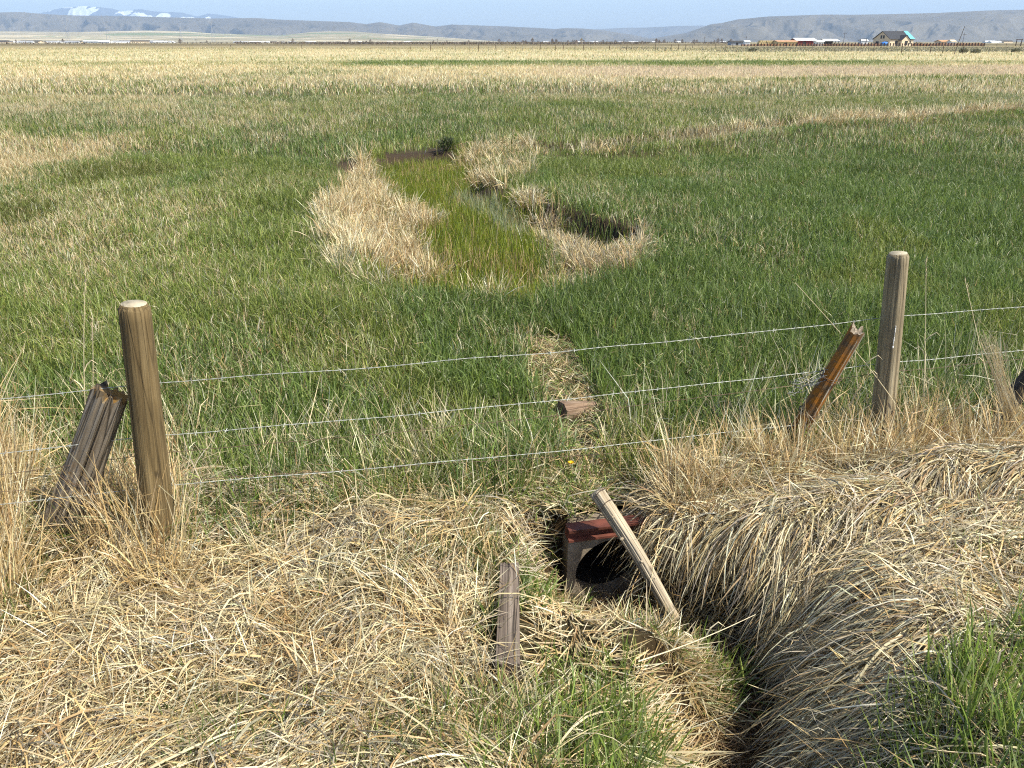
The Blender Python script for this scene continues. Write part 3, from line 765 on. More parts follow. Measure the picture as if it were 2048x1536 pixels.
# -- trampled damp grass on the shelf below the near bank
B = Blades()
SH = W([(1130, 1180), (1210, 1225), (1290, 1262), (1370, 1262), (1450, 1330), (1480, 1400), (1400, 1380), (1240, 1330), (1110, 1260)], -.3)
for m, pal, th, L_ in ((5200, np.concatenate([S_TAN * .8, S_TAN * .55, S_PALE * .8]), (1.0, 1.6), (.06, .2)), (900, S_PALE, (.5, 1.4), (.08, .22)), (1100, G_LUSH * .9, (.1, 1.0), (.06, .18))):
    x, y = rand_in(SH[:, 0].min(), SH[:, 0].max(), SH[:, 1].min(), SH[:, 1].max(), m * 2); k = inw(SH, x, y, .06); x, y = x[k], y[k]; n = len(x)
    B.stand(R3(x, y, .004) + np.stack([0*x, 0*x, U(0, .02, n)], 1), U(-PI, PI, n), U(*th, n), U(-.2, .5, n), U(*L_, n), U(.003, .006, n), pick(pal, n), K=5, kink=.2, taper=.15)
o = B.build('shelf_grass', M_STRAW); tag(o, 'trampled damp grass on the shelf at the foot of the pole', 'dry grass', kind='stuff')

# -- trodden grass on the cow path
B = Blades()
n = 7000; t = U(0, len(PATH) - 1.001, n); i0 = t.astype(int); f = (t - i0)[:, None]
c = PATH[i0] * (1 - f) + PATH[i0 + 1] * f + rng.normal(0, .11, (n, 2)); k = vnoise(c[:, 0], c[:, 1], .4, 521) > .25; c = c[k]; n = len(c)
B.stand(R3(c[:, 0], c[:, 1], .012), U(-PI, PI, n), U(.9, 1.6, n), U(-.2, .4, n), U(.04, .14, n), U(.004, .007, n), pick(np.concatenate([S_TAN * .8, S_PALE * .8, S_TAN * .55, G_LUSH]), n), K=4, kink=.2, taper=.2)
o = B.build('trodden_grass', M_STRAW); tag(o, 'short trodden grass along the faint cow path', 'dry grass', kind='stuff')

# -- wet litter in the ditch bed
B = Blades()
n = 20000
t = U(0, len(DITCH) - 2.2, n); i0 = t.astype(int); f = (t - i0)[:, None]
c = DITCH[i0] * (1 - f) + DITCH[i0 + 1] * f + rng.normal(0, .21, (n, 2))
k = (head_local(c[:, 0], c[:, 1])[1] < -.02) & (ditch_d(c[:, 0], c[:, 1])[0] < .5) & ~((c[:, 1] > 3.12) & (rng.random(n) < .8)); c = c[k]; n = len(c)
z = np.maximum(height(c[:, 0], c[:, 1]), -.477)
wet = np.array([(.16, .095, .04), (.10, .06, .026), (.24, .16, .08), (.06, .036, .018)])
B.stand(np.stack([c[:, 0], c[:, 1], z + .006], 1), U(-PI, PI, n), U(1.15, 1.6, n), U(-.2, .3, n), U(.04, .16, n), U(.003, .006, n), np.where((ditch_d(c[:, 0], c[:, 1])[0] > U(.1, .4, n))[:, None], pick(S_TAN, n) * .75, pick(wet, n)), K=3, taper=.4)
o = B.build('ditch_litter', M_STRAW); tag(o, 'brown wet straw litter on the ditch bed', 'litter', kind='stuff')

# ------------------------------------------------------------------ fence timber
def stand_along(o, base, top):
    d = (Vector(top) - Vector(base)); o.location = base
    o.rotation_mode = 'QUATERNION'; o.rotation_quaternion = Vector((0, 0, 1)).rotation_difference(d.normalized())
    return d.length

def round_log(name, base, top, r0, r1, mats, seed=0, seg=72, rings=40, chamfer=.012, wob=.03, bend=0.0, under=.25, gouge=None):
    """a round timber with an uneven surface, its end cut in the second material"""
    L = (Vector(top) - Vector(base)).length; bm = bmesh.new(); rr = []
    zs = [-under + (L + under - chamfer) * i / (rings - 1) for i in range(rings)] + [L]
    for i, z in enumerate(zs):
        t = max(0, z / L); r = r0 + (r1 - r0) * t
        if i == len(zs) - 1: r *= .80
        ring = []
        for k in range(seg):
            a = 2 * PI * k / seg
            nz = mnoise.noise(Vector((math.cos(a) * 1.6, math.sin(a) * 1.6, z * 2.2)) + Vector((seed, seed * .7, 0)))
            nf = mnoise.noise(Vector((math.cos(a) * 6, math.sin(a) * 6, z * 1.5)) + Vector((seed, 3, 9)))
            rk = r * (1 + wob * nz + wob * .45 * nf)
            if gouge:
                for (ga, gw, gd) in gouge:
                    da = (a - ga + PI) % (2 * PI) - PI
                    rk -= r * gd * math.exp(-(da / gw) ** 2)
            ring.append(bm.verts.new((rk * math.cos(a) + bend * math.sin(PI * t), rk * math.sin(a), z)))
        rr.append(ring)
    for i in range(len(rr) - 1):
        for k in range(seg):
            bm.faces.new((rr[i][k], rr[i][(k+1) % seg], rr[i+1][(k+1) % seg], rr[i+1][k]))
    f = bm.faces.new(rr[-1]); f.material_index = 1
    bm.faces.new(rr[0][::-1])
    o = obj(name, bm, mats, smooth=True)
    stand_along(o, base, top); return o

def split_post(name, base, top, outline, mats, seed=0, rings=22, jag=.03, under=.2, taper=1.0):
    """a cleft timber: an irregular outline with a grain that opens into grooves and a ragged top"""
    L = (Vector(top) - Vector(base)).length; bm = bmesh.new()
    pts = []
    m = len(outline)
    for i in range(m):                                   # subdivide the outline
        a = Vector(outline[i]); b = Vector(outline[(i+1) % m])
        for s in range(4): pts.append(a.lerp(b, s / 4))
    zs = [-under + (L + under) * i / (rings - 1) for i in range(rings)]; rr = []
    for i, z in enumerate(zs):
        ring = []; t = max(0, z / L); sc = 1 + (taper - 1) * t
        for k, p in enumerate(pts):
            nz = mnoise.noise(Vector((p.x * 60 + seed, p.y * 60, z * 2.5)))
            nf = mnoise.noise(Vector((p.x * 160 + seed, p.y * 160, z * 5)))
            q = p * sc * (1 + .10 * nz + .05 * nf)
            dz = 0.0
            if i == len(zs) - 1: dz = jag * mnoise.noise(Vector((p.x * 50, p.y * 50, seed + 4.0)))
            ring.append(bm.verts.new((q.x, q.y, z + dz)))
        rr.append(ring)
    n = len(pts)
    for i in range(len(rr) - 1):
        for k in range(n):
            bm.faces.new((rr[i][k], rr[i][(k+1) % n], rr[i+1][(k+1) % n], rr[i+1][k]))
    c = bm.verts.new((0, 0, L - jag * .15))
    for k in range(n):
        bm.faces.new((rr[-1][k], rr[-1][(k+1) % n], c)).material_index = 1
    bm.faces.new(rr[0][::-1]).material_index = 1
    o = obj(name, bm, mats, smooth=False); stand_along(o, base, top); return o

M_POSTB = wood_mat('brown_post_wood', (.060, .042, .020), (.160, .112, .050), (.27, .20, .10), crack=.5)
M_POSTG = wood_mat('grey_post_wood', (.115, .09, .056), (.26, .21, .13), (.38, .32, .21), crack=.35)
M_ENDW = wood_mat('cut_end_wood', (.25, .21, .14), (.40, .35, .25), (.50, .45, .34), crack=.2, knots=False, grain=.3)
M_OLD = wood_mat('old_split_wood', (.085, .066, .046), (.27, .22, .16), (.43, .37, .29), lichen=(.16, .085, .022), lich=(.58, .72), crack=.9, knots=False, grain=.9)
M_OLDTOP = wood_mat('old_post_top', (.04, .03, .022), (.12, .095, .065), (.22, .17, .10), lichen=(.24, .14, .04), lich=(.48, .6), crack=.9, grain=.4)
M_ORANGE = wood_mat('lichened_wood', (.05, .03, .016), (.13, .08, .04), (.20, .13, .07), lichen=(.27, .105, .014), lich=(.44, .58), crack=.6, knots=False)
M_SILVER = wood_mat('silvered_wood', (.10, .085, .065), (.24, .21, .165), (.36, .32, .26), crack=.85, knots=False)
M_TIMBER = wood_mat('brown_timber_wood', (.06, .045, .034), (.155, .120, .092), (.25, .205, .165), crack=.9, knots=False)
M_POLE = wood_mat('bleached_pole_wood', (.16, .12, .075), (.38, .31, .21), (.56, .48, .36), crack=.7, grain=.8)
M_DARKW = wood_mat('dark_wet_wood', (.02, .017, .014), (.05, .042, .035), (.09, .078, .065), crack=.6)
M_CHUNK = wood_mat('weathered_chunk_wood', (.09, .055, .035), (.24, .165, .11), (.40, .30, .215), crack=.9, knots=False, grain=.7)
M_GALV = plain('galvanised_wire', (.33, .34, .31), .55, .3, 60, metal=.2, spec=.35)
M_DULLW = plain('dull_wire', (.20, .20, .19), .6, .3, 60, metal=.2)
M_RUSTW = plain('rusty_wire', (.10, .065, .045), .7, .35, 60, metal=.3)
M_CHALK = plain('chalky_white', (.72, .70, .66), .9, .08, 80)

HG = lambda x, y: float(height(np.array([x]), np.array([y]))[0])

def fence_timbers():
    # two round posts
    b = Vector((-1.625, 2.96, -.02)); t = at_depth(268, 607, 2.96)
    p1 = round_log('fence_post', b, t, .071, .060, [M_POSTB, M_ENDW], seed=1.7, gouge=[(-2.2, .05, .16), (-1.25, .035, .14), (-.5, .04, .10), (2.0, .1, .05)], chamfer=.022)
    tag(p1, 'thick brown round post with a flat pale top, standing left', 'fence post', 'round fence posts')
    b2 = Vector((2.185, 4.05, -.02)); t2 = at_depth(1797, 506, 4.05)
    p2 = round_log('fence_post', b2, t2, .066, .055, [M_POSTG, M_ENDW], seed=5.2, gouge=[(-1.9, .04, .14), (-1.2, .03, .10), (.4, .05, .06)], chamfer=.02)
    tag(p2, 'slimmer greyish round post with a white streak, standing right', 'fence post', 'round fence posts')
    L2 = (t2 - b2).length; L1 = (t - b).length
    bm = bmesh.new()                                          # chalky dribble on the face
    for k in range(10):
        z = .80 - k * .013; wv = .0022 + .0012 * math.sin(k * 1.3) + (.004 if k > 8 else 0)
        bmesh.ops.create_icosphere(bm, subdivisions=1, radius=1, matrix=Matrix.Translation((-.004 - .0006 * k, -.0592 - .0002*k, z * L2 / 1.2)) @ Matrix.Diagonal((wv, .0022, .010, 1)))
    o = obj('bird_dropping', bm, M_CHALK, p2, smooth=True)
    for post, hs, rad in ((p1, (.36, .62, .87), .069), (p2, (.17, .50, .80), .062)):
        for h in hs:                                           # staples that hold the wires on the far side
            bm = bmesh.new()
            tube(bm, [(-.010, rad - .006, h - .012), (-.010, rad + .012, h - .010), (0, rad + .015, h), (.010, rad + .012, h + .010), (.010, rad - .006, h + .012)], .0022, 5)
            obj('staple', bm, M_GALV, post)
    # old cleft post leaning at the left
    b = Vector((-2.17, 3.05, .0)); t = at_depth(222, 786, 2.98)
    out = [(-.084, -.044), (-.042, -.070), (.006, -.073), (.014, -.046), (.024, -.070), (.072, -.056), (.090, -.006), (.072, .06), (.0, .076), (-.074, .055)]
    p3 = split_post('leaning_post', b, t, out, [M_OLD, M_OLDTOP], seed=3.1, jag=.06, taper=.80)
    tag(p3, 'thick old cleft post leaning right in straw with a mossy top', 'fence post', 'old leaning posts')
    bm = bmesh.new()
    for z0, rr in ((.50, .086),):
        tube(bm, [(rr * math.cos(a), .85 * rr * math.sin(a), z0 + .02 * math.sin(a * 1.1)) for a in np.linspace(0, 2*PI, 22)], .0022, 5, cap=False)
    obj('wire_wrap', bm, M_RUSTW, p3)
    # lichened post leaning at the right
    b = Vector((1.60, 3.98, .0)); t = at_depth(1716, 660, 3.93)
    out = [(-.052, -.020), (-.032, -.044), (.002, -.052), (.034, -.036), (.055, .000), (.046, .045), (.0, .05), (-.045, .03)]
    p4 = split_post('leaning_post', b, t, out, [M_ORANGE, M_OLD], seed=8.4, jag=.035, taper=.82)
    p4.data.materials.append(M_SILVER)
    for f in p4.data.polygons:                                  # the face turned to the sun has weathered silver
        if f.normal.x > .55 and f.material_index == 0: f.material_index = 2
    tag(p4, 'thin split post covered in orange lichen leaning right', 'fence post', 'old leaning posts')
    for z0 in (.28, .52, .13):
        bm = bmesh.new()
        for q in range(2 if z0 > .2 else 4):
            tube(bm, [((.058 + .002*q) * math.cos(a), (.055 + .002*q) * math.sin(a), z0 + .012 * q + .010 * math.sin(a + q)) for a in np.linspace(0, 2*PI, 20)], .0024, 5, cap=False)
        obj('wire_wrap', bm, M_RUSTW, p4)
    bm = bmesh.new()                                            # loose wire snarl by the tie
    for q in range(9):
        a0 = random.uniform(0, 6); pts = []
        for k in range(9):
            pts.append((-.05 - .018 * k + random.uniform(-.012, .012), -.02 + random.uniform(-.025, .025), .50 + .03 * math.sin(a0 + k * .5) - .014 * k + .01 * q - .02))
        tube(bm, pts, .0016, 4)
    obj('wire_snarl', bm, M_DULLW, p4)
    # dark post at the right edge
    b = Vector((2.93, 4.25, .02)); t = at_depth(2085, 725, 4.25)
    p5 = split_post('leaning_post', b, t, [(-.045, -.04), (0, -.05), (.05, -.03), (.05, .035), (0, .05), (-.045, .03)], [M_DARKW, M_DARKW], seed=12., jag=.03)
    tag(p5, 'dark leaning post half hidden by straw at the right edge', 'fence post', 'old leaning posts')
    # timber lying in the grass
    x0, y0 = ground_at(1016, 1378); x1, y1 = ground_at(1019, 1168)
    b = Vector((x0, y0, HG(x0, y0) + .085)); t = Vector((x1, y1, HG(x1, y1) + .065))
    p6 = split_post('fallen_timber', b, t, [(-.046, -.040), (.0, -.048), (.044, -.044), (.046, .040), (.0, .046), (-.044, .044)], [M_TIMBER, M_TIMBER], seed=15., jag=.03, under=0, taper=.92)
    tag(p6, 'grey cracked timber lying end-on in the grass left of the culvert', 'timber')
    # pole across the culvert
    b = Vector((.765, 2.93, -.31)); t = at_depth(1193, 982, 3.20)
    p7 = round_log('bleached_pole', b, t, .029, .036, [M_POLE, M_POLE], seed=21., wob=.16, bend=.012, under=.02, chamfer=.006, gouge=[(.8, .08, .18), (2.9, .1, .14), (-1.6, .05, .2), (-.6, .05, .16), (-2.3, .06, .15)])
    tag(p7, 'bleached knotty pole leaning across the culvert mouth', 'pole')
    for z, a in ((.30, -1.2), (.44, -2.0), (.20, -.8), (.55, -1.4)):
        bm = bmesh.new(); rb = .033
        tube(bm, [(rb * .8 * math.cos(a), rb * .8 * math.sin(a), z), (rb * 1.22 * math.cos(a), rb * 1.22 * math.sin(a), z + .004)], [.009, .005], 7)
        obj('branch_stub', bm, M_POLE, p7)
    bm = bmesh.new()
    for z0 in (.60, .66):
        tube(bm, [(.044 * math.cos(a), .044 * math.sin(a), z0 + .03 * math.cos(a + 1)) for a in np.linspace(0, 2*PI, 18)], .0017, 4, cap=False)
    obj('wire_wrap', bm, M_RUSTW, p7)
    xs0, ys0 = ground_at(1238, 1253, -.36); xs1, ys1 = ground_at(1328, 1232, -.33)
    p8 = round_log('broken_stick', Vector((xs0, ys0, -.36)), Vector((xs1, ys1, -.325)), .013, .011, [M_SILVER, M_SILVER], seed=31, wob=.12, under=0, seg=12, rings=10, chamfer=.004)
    tag(p8, 'short broken grey stick lying at the foot of the pole', 'stick')
    # chunk on the cow path
    x0, y0 = ground_at(1122, 832); x1, y1 = ground_at(1180, 820)
    c0 = Vector((x0, y0, HG(x0, y0) + .028)); c1 = Vector((x1, y1 + .02, HG(x1, y1) + .012))
    out = [(.075*math.cos(a) * (1 if math.sin(a) > -.2 else .9), .075*math.sin(a)) for a in np.linspace(0, 2*PI, 9)[:-1]]
    p9 = split_post('log_chunk', c0, c1, out, [M_CHUNK, M_CHUNK], seed=17.3, jag=.09, under=.0, taper=.6, rings=18)
    tag(p9, 'brown weathered log chunk lying on the worn path', 'log')
fence_timbers()

def culvert():
    m, nt, n, l = new_mat('old_concrete')
    a = tex(nt, 'ShaderNodeTexNoise', 7.0, Detail=8.0, Roughness=.65); b = tex(nt, 'ShaderNodeTexNoise', 90.0, Detail=4.0)
    st = tex(nt, 'ShaderNodeTexNoise', 14.0, mapscale=(1, 1, .25), Detail=5.0)
    c = ramp(nt, a.outputs['Fac'], [(.3, (.11, .085, .058)), (.55, (.25, .205, .15)), (.75, (.38, .33, .26))])
    c = mixc(nt, ramp(nt, st.outputs['Fac'], [(.5, (0, 0, 0)), (.75, (.7, .7, .7))]), c, (.10, .075, .05))
    finish(nt, c, .92, bump=b.outputs['Fac'], bstr=.6, bdist=.004, spec=.2)
    rust = plain('red_oxide_steel', (.105, .032, .020), .62, .45, 14, spec=.4)
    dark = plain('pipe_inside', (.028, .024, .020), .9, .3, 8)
    root = empty('culvert', (HEAD_O.x, HEAD_O.y, -.54), HEAD_YAW)
    tag(root, 'concrete culvert mouth with a red steel rail on top', 'culvert')
    W2, T, H = .245, .16, .50; R, zc = .200, .235; S = 36
    bm = bmesh.new()                                           # wall with a round hole
    def ring(y, off): return [bm.verts.new((R * off * math.cos(2*PI*k/S), y, zc + R * off * math.sin(2*PI*k/S))) for k in range(S)]
    def outer(y):
        o_ = []
        for k in range(S):
            ca, sa = math.cos(2*PI*k/S), math.sin(2*PI*k/S)
            up = H - zc; dn = zc + .12
            s = min(W2 / max(abs(ca), 1e-6), (up if sa > 0 else dn) / max(abs(sa), 1e-6))
            o_.append(bm.verts.new((s * ca, y, zc + s * sa)))
        return o_
    fi, fo, bi, bo = ring(-.025, 1.0), outer(-.025), ring(T - .025, 1.0), outer(T - .025)
    for k in range(S):
        j = (k + 1) % S
        bm.faces.new((fo[k], fo[j], fi[j], fi[k])); bm.faces.new((bo[j], bo[k], bi[k], bi[j]))
        bm.faces.new((fi[k], fi[j], bi[j], bi[k])); bm.faces.new((fo[j], fo[k], bo[k], bo[j]))
    w = obj('headwall', bm, m, root)
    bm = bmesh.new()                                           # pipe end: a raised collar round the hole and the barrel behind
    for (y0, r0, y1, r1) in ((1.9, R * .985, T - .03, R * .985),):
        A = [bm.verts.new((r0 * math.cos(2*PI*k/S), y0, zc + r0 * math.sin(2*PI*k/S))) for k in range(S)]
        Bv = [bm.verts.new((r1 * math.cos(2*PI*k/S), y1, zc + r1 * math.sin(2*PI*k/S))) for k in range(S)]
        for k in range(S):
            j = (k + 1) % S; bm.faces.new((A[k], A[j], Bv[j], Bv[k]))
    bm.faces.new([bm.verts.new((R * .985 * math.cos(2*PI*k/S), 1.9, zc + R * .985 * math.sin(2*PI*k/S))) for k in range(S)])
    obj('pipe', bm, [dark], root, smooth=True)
    bm = bmesh.new()                                           # channel rail
    prof = [(-.060, .0), (-.060, .012), (-.034, .016), (-.034, .052), (-.062, .056), (-.062, .070), (.010, .070), (.010, .0)]
    ends = []
    for x in (-.252, .33):
        ends.append([bm.verts.new((x, p[0], H - .028 + p[1])) for p in prof])
    k = len(prof)
    for i in range(k): bm.faces.new((ends[0][i], ends[0][(i+1) % k], ends[1][(i+1) % k], ends[1][i]))
    bm.faces.new(ends[0][::-1]); bm.faces.new(ends[1])
    bmesh.ops.recalc_face_normals(bm, faces=bm.faces[:])
    obj('steel_rail', bm, rust, root)
culvert()

# ------------------------------------------------------------------ barbed wires
def barbed_wire(pts, label, mat, r=.0010, barbs=True, twist=True, sag=.012):
    pts = [Vector(p) for p in pts]; bm = bmesh.new(); path = []
    for a, b in zip(pts[:-1], pts[1:]):
        L = (b - a).length; n = max(2, int(L / .014))
        for i in range(n):
            t = i / n; p = a.lerp(b, t); p.z -= sag * L * .5 * math.sin(PI * t)
            p += Vector((0, .004 * mnoise.noise(p * 1.7), .007 * mnoise.noise(p * 2.3 + Vector((0, 9, 0)))))
            path.append(p)
    path.append(pts[-1])
    if twist:
        for ph in (0, PI):
            q = [p + Vector((0, .0011 * math.cos(ph + i * .014 / .075 * 2 * PI), .0011 * math.sin(ph + i * .014 / .075 * 2 * PI))) for i, p in enumerate(path)]
            tube(bm, q, r, 4)
    else: tube(bm, path[::3] + [path[-1]], r, 4)
    if barbs:
        for i in range(5, len(path) - 2, 9):
            d = (path[i+1] - path[i]).normalized(); a = random.uniform(0, PI)
            u = Vector((0, math.cos(a), math.sin(a))) * .012 + d * random.uniform(-.006, .006)
            v = Vector((0, math.sin(a), -math.cos(a))) * .011 + d * random.uniform(-.006, .006)
            tube(bm, [path[i] - u, path[i] + u], .0012, 3); tube(bm, [path[i] - v + d * .004, path[i] + v + d * .004], .0012, 3)
    o = obj('barbed_wire' if barbs else 'plain_wire', bm, mat); tag(o, label, 'wire', 'fence wires'); return o

def wire_pts(lpx, rpx, yoff=.075):
    """a straight wire behind both round posts through two measured picture points, run on to either side"""
    yl, yr = 2.96 + yoff, 4.05 + yoff
    a = at_depth(lpx[0], lpx[1], yl + (.0)); b = at_depth(rpx[0], rpx[1], yr)
    d = (b - a) / (b.x - a.x)
    return [a - d * 2.6, a, b, b + d * 3.4 + Vector((0, 0, .03))]
barbed_wire(wire_pts((312, 766), (1800, 633)), 'topmost bright barbed wire strung between the two round posts', M_GALV)
barbed_wire(wire_pts((322, 871), (1790, 724)), 'second barbed wire from the top, meeting the lichened post', M_GALV)
barbed_wire(wire_pts((335, 971), (1780, 828)), 'third barbed wire from the top, crossing above the log chunk', M_GALV)
barbed_wire(wire_pts((345, 1050), (1765, 890)), 'lowest barbed wire running close above the grass', M_GALV, r=.0009)
barbed_wire(wire_pts((330, 905), (1785, 742), .10), 'thin dark slack wire hanging just below the second barbed wire', M_RUSTW, r=.0014, barbs=False, twist=False, sag=.02)
barbed_wire(wire_pts((340, 962), (1772, 872), .11), 'thin dark rusty wire crossing between the two lowest barbed wires', M_RUSTW, r=.0013, barbs=False, twist=False, sag=.0)

# ------------------------------------------------------------------ single plants
M_STALK = plain('dry_stalk', (.62, .52, .33), .6, .15, 20)
M_SEED = plain('seed_head', (.55, .44, .27), .8, .2, 40)
def stalk(base, top, label, bow=.03, heads=True):
    base = Vector(base); top = Vector(top); bm = bmesh.new(); pts = []
    side = Vector((random.uniform(-1, 1), random.uniform(-1, 1), 0)) * bow
    for i in range(12):
        t = i / 11; pts.append(base.lerp(top, t) + side * math.sin(PI * t))
    tube(bm, pts, [.0030 - .0019 * i / 11 for i in range(12)], 5)
    o = obj('dry_stalk', bm, M_STALK); tag(o, label, 'grass stalk', 'tall dry stalks')
    for (k, sgn) in ((3, 1), (5, -1), (6, 1)):
        bm = bmesh.new(); q = pts[k]; u = Vector((sgn * .03, random.uniform(-.02, .02), .06))
        a = [q, q + u * .6, q + u + Vector((sgn * .015, 0, 0)), q + u * 1.1 + Vector((sgn * .04, 0, -.03))]
        tube(bm, a, [.0016, .003, .0022, .0006], 4); obj('leaf', bm, M_STALK, o)
    if heads:
        bm = bmesh.new()
        for i in range(9):
            t = .90 + i * .0125; q = base.lerp(top, t)
            tube(bm, [q, q + Vector((random.uniform(-.010, .010), random.uniform(-.010, .010), .022))], [.0022, .0006], 4)
        obj('seed_head', bm, M_SEED, o)
gx, gy = ground_at(182, 960); stalk((gx, gy, 0), at_depth(171, 540, gy + .02), 'tallest pale stalk rising above the leaning cleft post', .02)
gx, gy = ground_at(170, 1000); stalk((gx, gy, 0), at_depth(185, 640, gy), 'paired shorter stalk just right of the tallest left stalk', .03)
gx, gy = ground_at(1850, 900); stalk((gx, gy, 0), at_depth(1590, 565, gy - .05), 'long thin stalk slanting left behind the orange lichened post', .05, False)
gx, gy = ground_at(1845, 860); stalk((gx, gy, 0), at_depth(1852, 520, gy), 'upright thin stalk just right of the greyish round post', .02)
gx, gy = ground_at(2000, 860); stalk((gx, gy, 0), at_depth(1930, 560, gy), 'thin stalk leaning left near the right edge', .04)
stalk((.45, 2.12, .18), (.92, 2.32, .22), 'loose bent stem lying across the ditch edge', .02, False)

def bundle(n, base, tip, spread, name, label):
    bm = bmesh.new(); base = Vector(base); tip = Vector(tip)
    for i in range(n):
        b = base + Vector((random.uniform(-1, 1), random.uniform(-1, 1), 0)) * spread; t = tip + Vector((random.uniform(-1, 1), random.uniform(-1, 1), random.uniform(-1.5, .6))) * spread * 1.1
        mid = b.lerp(t, .5) + Vector((random.uniform(-1, 1), random.uniform(-1, 1), 0)) * .03
        tube(bm, [b, mid, t], [.0028, .0024, .001], 4)
    o = obj(name, bm, M_STALK); tag(o, label, 'grass clump'); return o
gx, gy = ground_at(2040, 905); bundle(46, (gx, gy, 0), at_depth(1980, 672, gy), .05, 'straw_clump', 'sheaf of tall straw leaning left in front of the dark post')

def dandelion():
    x, y = ground_at(1140, 962); z = HG(x, y); root = empty('dandelion', (x, y, z)); tag(root, 'single yellow dandelion flower in the trodden grass', 'flower')
    bm = bmesh.new(); tube(bm, [(0, 0, -.01), (.004, 0, .05), (.002, 0, .09)], .002, 5); obj('stem', bm, plain('flower_stem', (.12, .2, .05), .6), root)
    bm = bmesh.new()
    for k in range(26):
        a = k * 2.4; r = .017 * (1 - .4 * (k % 3) / 3); tl = .5 + .4 * (k % 3) / 2
        p = Vector((.002, 0, .09)); e = p + Vector((math.cos(a) * r, math.sin(a) * r, .006 + .008 * tl)); s = Vector((-math.sin(a), math.cos(a), 0)) * .0035
        vs = [bm.verts.new(v) for v in (p - s * .3, p + s * .3, e + s, e - s)]; bm.faces.new(vs)
    obj('flower_head', bm, plain('dandelion_yellow', (.75, .48, .01), .6), root)
dandelion()

# dock leaf rosette on the wet shelf
def dock(px, py, z, label, s=1.0):
    x, y = ground_at(px, py, z); root = empty('dock_plant', (x, y, HG(x, y))); tag(root, label, 'plant')
    for k in range(6):
        a = k * 1.05 + random.uniform(-.2, .2); L = s * random.uniform(.07, .13); bm = bmesh.new(); prev = None
        for i in range(7):
            t = i / 6; w = .022 * s * math.sin(PI * min(1, t * .93 + .06)) ** .8; r = L * t; zz = L * (.75 * t - .75 * t * t) + .004
            c = Vector((math.cos(a) * r, math.sin(a) * r, zz)); sd = Vector((-math.sin(a), math.cos(a), .0)) * w
            row = [bm.verts.new(c - sd + Vector((0, 0, .004))), bm.verts.new(c), bm.verts.new(c + sd + Vector((0, 0, .004)))]
            if prev:
                for j in range(2): bm.faces.new((prev[j], prev[j+1], row[j+1], row[j]))
            prev = row
        obj('leaf', bm, M_DOCK, root, smooth=True)
M_DOCK = plain('dock_leaf_green', (.14, .23, .06), .45, .2, 30)
dock(1505, 1368, -.36, 'broad leaved green plant at the edge of the dark ditch pool', 1.2)
dock(1148, 1150, -.3, 'small leafy weed under the left end of the culvert rail', .8)

def bush(name, loc, r, h, pal, n, label, cat='bush', seed=0, group=None, leaf=.03):
    rs = np.random.default_rng(seed); B = Blades()
    a = rs.uniform(-PI, PI, n); rr = r * np.sqrt(rs.random(n)) * .75
    x = rr * np.cos(a); y = rr * np.sin(a); z = h * rs.random(n)**.8 * .8 * (1 - .5 * (rr / r)**2)
    B.stand(np.stack([x, y, z], 1), a, rs.uniform(0, 1.2, n), rs.uniform(0, .7, n), rs.uniform(.25, .5, n) * h, np.full(n, leaf), pick(np.array(pal), n), K=3)
    crown = B.build('crown', M_BLADE)
    bm = bmesh.new()
    for k in range(5):
        q = k * 1.3; tube(bm, [(0, 0, -.05), (r * .3 * math.cos(q), r * .3 * math.sin(q), h * .4), (r * .5 * math.cos(q), r * .5 * math.sin(q), h * .75)], [.03 * h + .006, .02 * h + .004, .004], 5)
    st = obj('stem', bm, M_DARKW)
    root = empty(name, loc); crown.parent = root; st.parent = root; tag(root, label, cat, group); return root
x, y = ground_at(893, 305); bush('dark_sedge', (x, y, HG(x, y)), .22, .30, [(.035, .055, .018), (.06, .09, .025), (.028, .042, .016), (.10, .10, .05)], 340, 'small dark sedge clump standing beside the bare mud bank', 'bush', 3, leaf=.012)

# ------------------------------------------------------------------ the far ranch
def far_pt(px, py):
    """a far ground point: py is the picture row of the foot"""
    x, y = ground_at(px, py); return float(x), float(y)
def mpp(y): return (y * CP + CAMZ * SP) / FPX          # metres per picture pixel across, at distance y

FARY = 440.0
def fx(px, y=FARY): return float((px - CX) / FPX * (y * CP + CAMZ * SP))
def fz(py, y=FARY): return float(at_depth(1024, py, y).z)

M_TAN = plain('tan_siding', (.68, .55, .38), .85, .08, 2)
M_SHING = plain('dark_shingles', (.042, .044, .050), .9, .25, 3)
M_CYAN = plain('blue_underlayment', (.13, .40, .52), .6, .12, 1)
M_GLASS = plain('window_glass', (.02, .022, .026), .15, .1, 1, spec=.5)
M_WHITEM = plain('white_metal', (.74, .74, .72), .5, .05, 1)
M_RED = plain('barn_red', (.20, .035, .028), .8, .2, 2)
M_STRAWB = plain('straw_bales', (.60, .47, .24), .95, .22, 2.5)
M_BOARD = plain('fence_board', (.36, .175, .085), .9, .3, 1.2)
M_DKPOST = plain('dark_post', (.055, .032, .022), .9, .3, 2)
M_ROOFT = plain('tan_roof', (.45, .26, .14), .85, .15, 1)
M_DKBOARD = plain('dark_boards', (.05, .045, .04), .9, .3, 1)  # one even dark colour for walls, roofs and doors
M_BLUE = plain('blue_tarp', (.03, .16, .50), .6, .2, 1.5)
M_GREYW = plain('grey_wall', (.35, .36, .38), .85, .1, 1)

